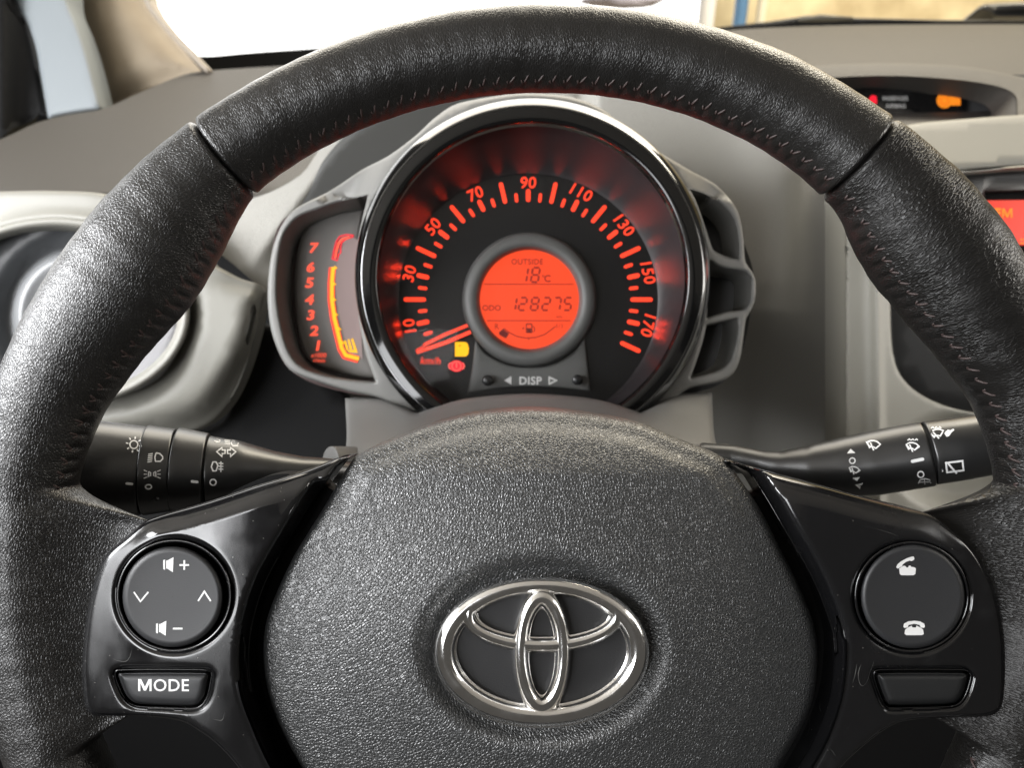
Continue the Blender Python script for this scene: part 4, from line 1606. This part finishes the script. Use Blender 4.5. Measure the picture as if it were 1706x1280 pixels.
sheet('radio_window', np.array([(1638, 316), (1884, 310), (1884, 645), (1638, 645)], float), lambda x, y, d: .476 + 0*x, M['void'], radio, spacing=40, back=0.002)
rs = sheet('radio_screen', np.array([(1644, 334), (1870, 331), (1870, 408), (1644, 408)], float), lambda x, y, d: .4745 + 0*x, M['screen'], radio, spacing=30, back=0.001)
Dec().text('FM', 1672, 355, 17, off=0.045).build('screen_lettering', M['amber_o'], radio, D=.4744, lift=0.0002, under=rs)
Dec().rect(1715, 399, 32, 1.8).rect(1715, 405, 32, 1.8).build('screen_lines', M['amber_o'], radio, D=.4744, lift=0.0002, under=rs)

# ---- recessed warning lamp panel
wl = Thing('warning_lamp_panel', 'black recessed warning light strip with red and orange lamps on the dash top', 'warning light panel', L(1500, 195, 0.60))
arch_out = smooth_loop([(1250, 130), (1330, 112), (1420, 106), (1500, 105), (1580, 108), (1640, 115), (1700, 127), (1780, 140), (1850, 160), (1850, 160), (1850, 200), (1850, 200), (1700, 200), (1690, 160), (1660, 145), (1600, 135), (1500, 128), (1400, 130), (1330, 140), (1280, 170), (1250, 190)], step=8)
sheet('arch', arch_out, lambda x, y, d: .640 - 0.0010*(y - 105) + rnd_edge(5, 0.008)(d), M['pad'], wl, spacing=12, rings=(2, 5), back=0.03)
sheet('recess_back', smooth_loop([(1270, 110), (1270, 110), (1720, 125), (1720, 125), (1720, 205), (1720, 205), (1270, 205), (1270, 205)], step=20), lambda x, y, d: .652 + 0*x, mat('recess_grey', (0.05, 0.05, 0.052), 0.5), wl, spacing=30, back=0.002)
wp = sheet('lamp_window', smooth_loop([(1300, 128), (1300, 128), (1560, 128), (1600, 134), (1611, 150), (1611, 189), (1611, 189), (1300, 192), (1300, 192)], step=8), lambda x, y, d: .6495 + 0*x, M['piano'], wl, spacing=24, back=0.002)
sheet('recess_floor', smooth_loop([(1380, 192), (1500, 188), (1611, 186), (1706, 180), (1780, 180), (1780, 200), (1706, 196), (1600, 203), (1520, 214), (1470, 224), (1380, 240)], step=8), lambda x, y, d: .647 - 0.0022*(y - 184), M['pad'], wl, spacing=12, back=0.004)
WD = .6493
Dec().poly([(1446, 172), (1453, 158), (1460, 160), (1461, 172)]).disc(1454, 166, 6.0, 7.0).build('hazard_lamp', M['redlamp'], wl, D=WD, lift=0.0003, under=wp)
Dec().text('PASSENGER', 1492, 163.5, 7, wscale=0.85, off=0.01).text('AIRBAG', 1492, 176, 7, off=0.01).build('lamp_lettering', M['printgrey'], wl, D=WD, lift=0.0003, under=wp)
Dec().ring(1573.5, 167, 11.0, 3.4).disc(1573.5, 167, 8.5).rect(1592, 168, 16, 14).build('airbag_lamp', M['amber_o'], wl, D=WD, lift=0.0003, under=wp)
Dec().ring(1573.5, 167, 5.0, 1.6).rect(1592, 165, 14, 1.2).rect(1592, 171, 14, 1.2).build('airbag_lamp_mark', mat('dim_orange', (0.1, 0.03, 0), 0.5, emit=(1, 0.14, 0.01), emit_s=0.8), wl, D=WD, lift=0.0006, under=wp)

# ================================================================== pillar, door, windscreen
pillar = Thing('pillar_trim', 'tan windscreen pillar trim at upper left between door frame and windscreen', 'pillar trim', L(200, 160, 0.80))
pl_out = smooth_loop([(100, -120), (120, 0), (139, 75), (150, 115), (160, 160), (165, 184), (165, 184), (200, 172), (232, 152), (270, 138), (338, 120), (338, 120), (310, 92), (290, 70), (262, 38), (240, 8), (222, -40), (190, -120)], step=8)
sheet('trim', pl_out, lambda x, y, d: 0.80 - 0.00045*(200 - x) * 0 + 0.012*sstep(0, 60, 60 - d) ** 2, M['tan'], pillar, spacing=12, rings=(2, 6, 12, 20), back=0.05)
sheet('glass_edge_seal', smooth_loop([(222, -60), (240, 4), (264, 38), (292, 70), (318, 96), (345, 122), (352, 118), (330, 92), (300, 62), (272, 30), (250, -4), (236, -60)], step=8), lambda x, y, d: 0.775 + rnd_edge(4, 0.006)(d), mat('seal_beige', (0.36, 0.31, 0.25), 0.6), pillar, spacing=10, rings=(2, 4), back=0.02)
door = Thing('car_door_frame', 'pale painted door frame with black rubber seal at the far upper left', 'door frame', L(60, 190, 0.74))
sheet('painted_frame', smooth_loop([(0, -120), (24, 0), (45, 36), (60, 80), (68, 125), (80, 196), (80, 196), (120, 188), (168, 181), (168, 181), (160, 150), (146, 95), (128, 40), (112, 0), (95, -120)], step=8),
      lambda x, y, d: 0.745 + 0.04*sstep(70, 0, np.abs(x - 50)) * 0 + rnd_edge(7, 0.004)(d), M['palestrip'], door, spacing=14, rings=(3, 7), back=0.03)
sheet('door_seal', smooth_loop([(-200, -140), (-200, -140), (5, -140), (24, 0), (46, 36), (61, 80), (69, 125), (82, 198), (82, 198), (60, 206), (30, 225), (-10, 250), (-200, 300), (-200, 300)], step=14),
      lambda x, y, d: 0.72 + 0.03*np.abs(np.sin(x/38.0)) + rnd_edge(14, 0.02)(d), M['black'], door, spacing=14, rings=(3, 8, 13), back=0.03)

screen = Thing('windscreen', 'curved car windscreen with black printed border along its base', 'windscreen', L(900, 90, 1.0))
sheet('glass_pane', smooth_loop([(200, -200), (200, -200), (1900, -200), (1900, -200), (1900, 60), (1900, 60), (1200, 60), (300, 118), (300, 118)], step=30), lambda x, y, d: 1.10 - 0.0007*(60 - y), M['glass'], screen, spacing=80, back=0.004)
bd = smooth_loop([(300, 80), (315, 90), (333, 93), (352, 93), (420, 87), (520, 80), (620, 72), (850, 58), (1050, 50), (1190, 46), (1290, 40), (1330, 37), (1420, 34), (1560, 34), (1706, 36), (1900, 38), (2500, 66), (2500, 96), (1900, 60), (1706, 46), (1400, 48), (1190, 58), (900, 90), (600, 112), (340, 124), (300, 110)], step=10)
sheet('printed_border', bd, lambda x, y, d: 1.06 + 0*x, M['void'], screen, spacing=30, back=0.006)
wip = Thing('windscreen_wiper', 'thin dark wiper lying along the windscreen base at upper right', 'wiper', L(1400, 30, 1.15))
tube('wiper_blade', [L(1190, 48, 1.15), L(1280, 40, 1.15), L(1345, 32, 1.15), L(1400, 33, 1.15), L(1560, 36, 1.15), L(1760, 37, 1.15)], [.002, .004, .006, .004, .003, .003], M['stalk'], wip, segs=12)
tube('wiper_arm', [L(1330, 33, 1.14), L(1365, 29, 1.14), L(1420, 31, 1.14)], [.002, .005, .003], mat('wiper_grey', (.25, .24, .2), .4), wip, segs=12)
mir = Thing('washer_nozzle_cowl', 'dark cowl fitting standing outside the windscreen at the top right corner', 'cowl fitting', L(1680, 22, 1.3))
sheet('cowl', smooth_loop([(1630, 14), (1640, 6), (1720, 2), (1850, 2), (1850, 30), (1706, 29), (1655, 28), (1650, 20)], step=5), lambda x, y, d: 1.3 + rnd_edge(5, .01)(d), M['stalk'], mir, spacing=10, rings=(2, 4), back=0.05)
sheet('cowl_cap', smooth_loop([(1645, 8), (1700, 5), (1800, 4), (1800, 12), (1700, 14), (1660, 16)], step=5), lambda x, y, d: 1.292 + rnd_edge(3, .004)(d), mat('cowl_grey', (.12, .12, .12), .35), mir, spacing=10, rings=(2,), back=0.006)

# ================================================================== outside the car
def structure(o, kind='structure'):
    o['kind'] = kind
    return o


def world_mesh(name, V, F, m, parent=None):
    me = bpy.data.meshes.new(name)
    me.from_pydata(V, [], F)
    me.materials.append(m)
    o = bpy.data.objects.new(name, me)
    COL.objects.link(o)
    if parent:
        o.parent = parent
    return o


def ray_world(px, py, dist_y):
    """where the eye's ray meets the vertical plane y = dist_y"""
    d = RM @ Vector(L(px, py, 1.0))
    return EYE + d * (dist_y / d.y)


mg = mat('concrete_yard', (0.38, 0.34, 0.26), 0.9)
structure(world_mesh('ground', [(-30, 0.9, 0), (30, 0.9, 0), (30, 40, 0), (-30, 40, 0)], [(0, 1, 2, 3)], mg))
msky = mat('sky_white', (0, 0, 0), 1.0, spec=0, emit=(1.0, 0.995, 0.97), emit_s=3.0)
YS = 9.0
p0, p1 = ray_world(-600, 60, YS), ray_world(1060, 60, YS)
q0, q1 = ray_world(-600, -500, YS), ray_world(1055, -500, YS)
structure(world_mesh('sky', [(-14, YS, -1), (0.0 + ray_world(1192, 20, YS).x, YS, -1), (ray_world(1192, 20, YS).x, YS, 6), (-14, YS, 6)], [(0, 1, 2, 3)], msky))
mwall = mat('render_wall', (0.62, 0.50, 0.30), 0.9)
vary(mwall, 'Base Color', 2.2, (0.34, 0.26, 0.15), (0.80, 0.70, 0.48), detail=8)
YW = 6.0
wall = Thing('yard_wall', 'sunlit yellowish wall seen through the windscreen at the top right', 'wall', (0, 0, -YW))
wall.o.location = (0, YW, 0)
wall.o.rotation_euler = (0, 0, 0)
xa = ray_world(1186, 20, YW).x
world_mesh('wall_face', [(xa, 0, -1), (9, 0, -1), (9, 0, 4), (xa, 0, 4), (xa, .3, -1), (9, .3, -1), (9, .3, 4), (xa, .3, 4)], [(0, 1, 2, 3), (0, 3, 7, 4), (3, 2, 6, 7)], mwall, wall.o)


def post(name, label, cat, px, w, m, yy):
    x = ray_world(px, 20, yy).x
    e = bpy.data.objects.new(name, None)
    COL.objects.link(e)
    e.location = (x, yy, -1)
    e['label'] = label
    e['category'] = cat
    V, F = [], []
    for i in range(16):
        a = 2*PI*i/16
        V += [(w*math.cos(a), w*math.sin(a), 0), (w*math.cos(a), w*math.sin(a), 5)]
    for i in range(16):
        j = (i+1) % 16
        F.append((2*i, 2*j, 2*j+1, 2*i+1))
    world_mesh('shaft', V, F, m, e)


post('post', 'blue post outside against the yellowish wall', 'post', 1234, 0.045, mat('blue_paint', (0.10, 0.22, 0.42), 0.5), 5.6)
post('post', 'white post outside just left of the blue post', 'post', 1177, 0.055, mat('white_paint', (0.75, 0.75, 0.78), 0.5), 5.6)
post('post', 'pale thin post outside just right of the blue post', 'post', 1268, 0.03, mat('pale_paint', (0.75, 0.70, 0.58), 0.5), 5.5)
parc = Thing('covered_bundle', 'mauve grey bundle outside on the ground above the top of the wheel rim', 'bundle', (0, 0, -5.4))
parc.o.location = ray_world(1040, 6, 5.4)
parc.o.rotation_euler = (0, 0, 0)
V, F = [], []
for i in range(9):
    for j in range(18):
        a, b = PI*i/8, 2*PI*j/18
        r = 1 + .12*math.sin(3*b + i)
        V.append((.27*r*math.sin(a)*math.cos(b), .16*r*math.sin(a)*math.sin(b), .05*math.cos(a) + .02))
for i in range(8):
    for j in range(18):
        F.append((i*18+j, i*18+(j+1) % 18, (i+1)*18+(j+1) % 18, (i+1)*18+j))
world_mesh('cover', V, F, mat('mauve_cloth', (0.36, 0.34, 0.42), 0.8), parc.o)

# roof lining over the driver: the light cloth the glossy parts mirror
zr = EYE.z + 0.36
V, F = [], []
for i in range(13):
    for j in range(13):
        x, y = -0.72 + 1.44*i/12, -0.9 + 1.30*j/12
        V.append((x, y, zr - 0.10*(x/0.72)**4 - 0.05*max(0, (y - 0.1)/0.3)**2))
V += [(x, y, z + 0.03) for x, y, z in V]
for i in range(12):
    for j in range(12):
        F.append((i*13+j, i*13+j+1, (i+1)*13+j+1, (i+1)*13+j))
        F.append((169+i*13+j, 169+(i+1)*13+j, 169+(i+1)*13+j+1, 169+i*13+j+1))
structure(world_mesh('ceiling', V, F, mat('roof_lining', (0.58, 0.54, 0.48), 0.9)))

# daylight on the yard outside
sun = bpy.data.lights.new('yard_daylight', 'AREA')
sun.shape = 'RECTANGLE'
sun.size, sun.size_y = 3.0, 2.0
sun.energy = 420
sun.color = (1.0, 0.9, 0.7)
so = bpy.data.objects.new('yard_daylight', sun)
COL.objects.link(so)
so.location = (2.6, 3.2, 4.2)
so.rotation_euler = (Vector((2.4, 6, 0.4)) - Vector(so.location)).to_track_quat('-Z', 'Y').to_euler()

# objects that only carry decals sit correctly under their parts
print('objects', len(bpy.data.objects), 'tris', sum(len(o.data.polygons) for o in bpy.data.objects if o.type == 'MESH'))
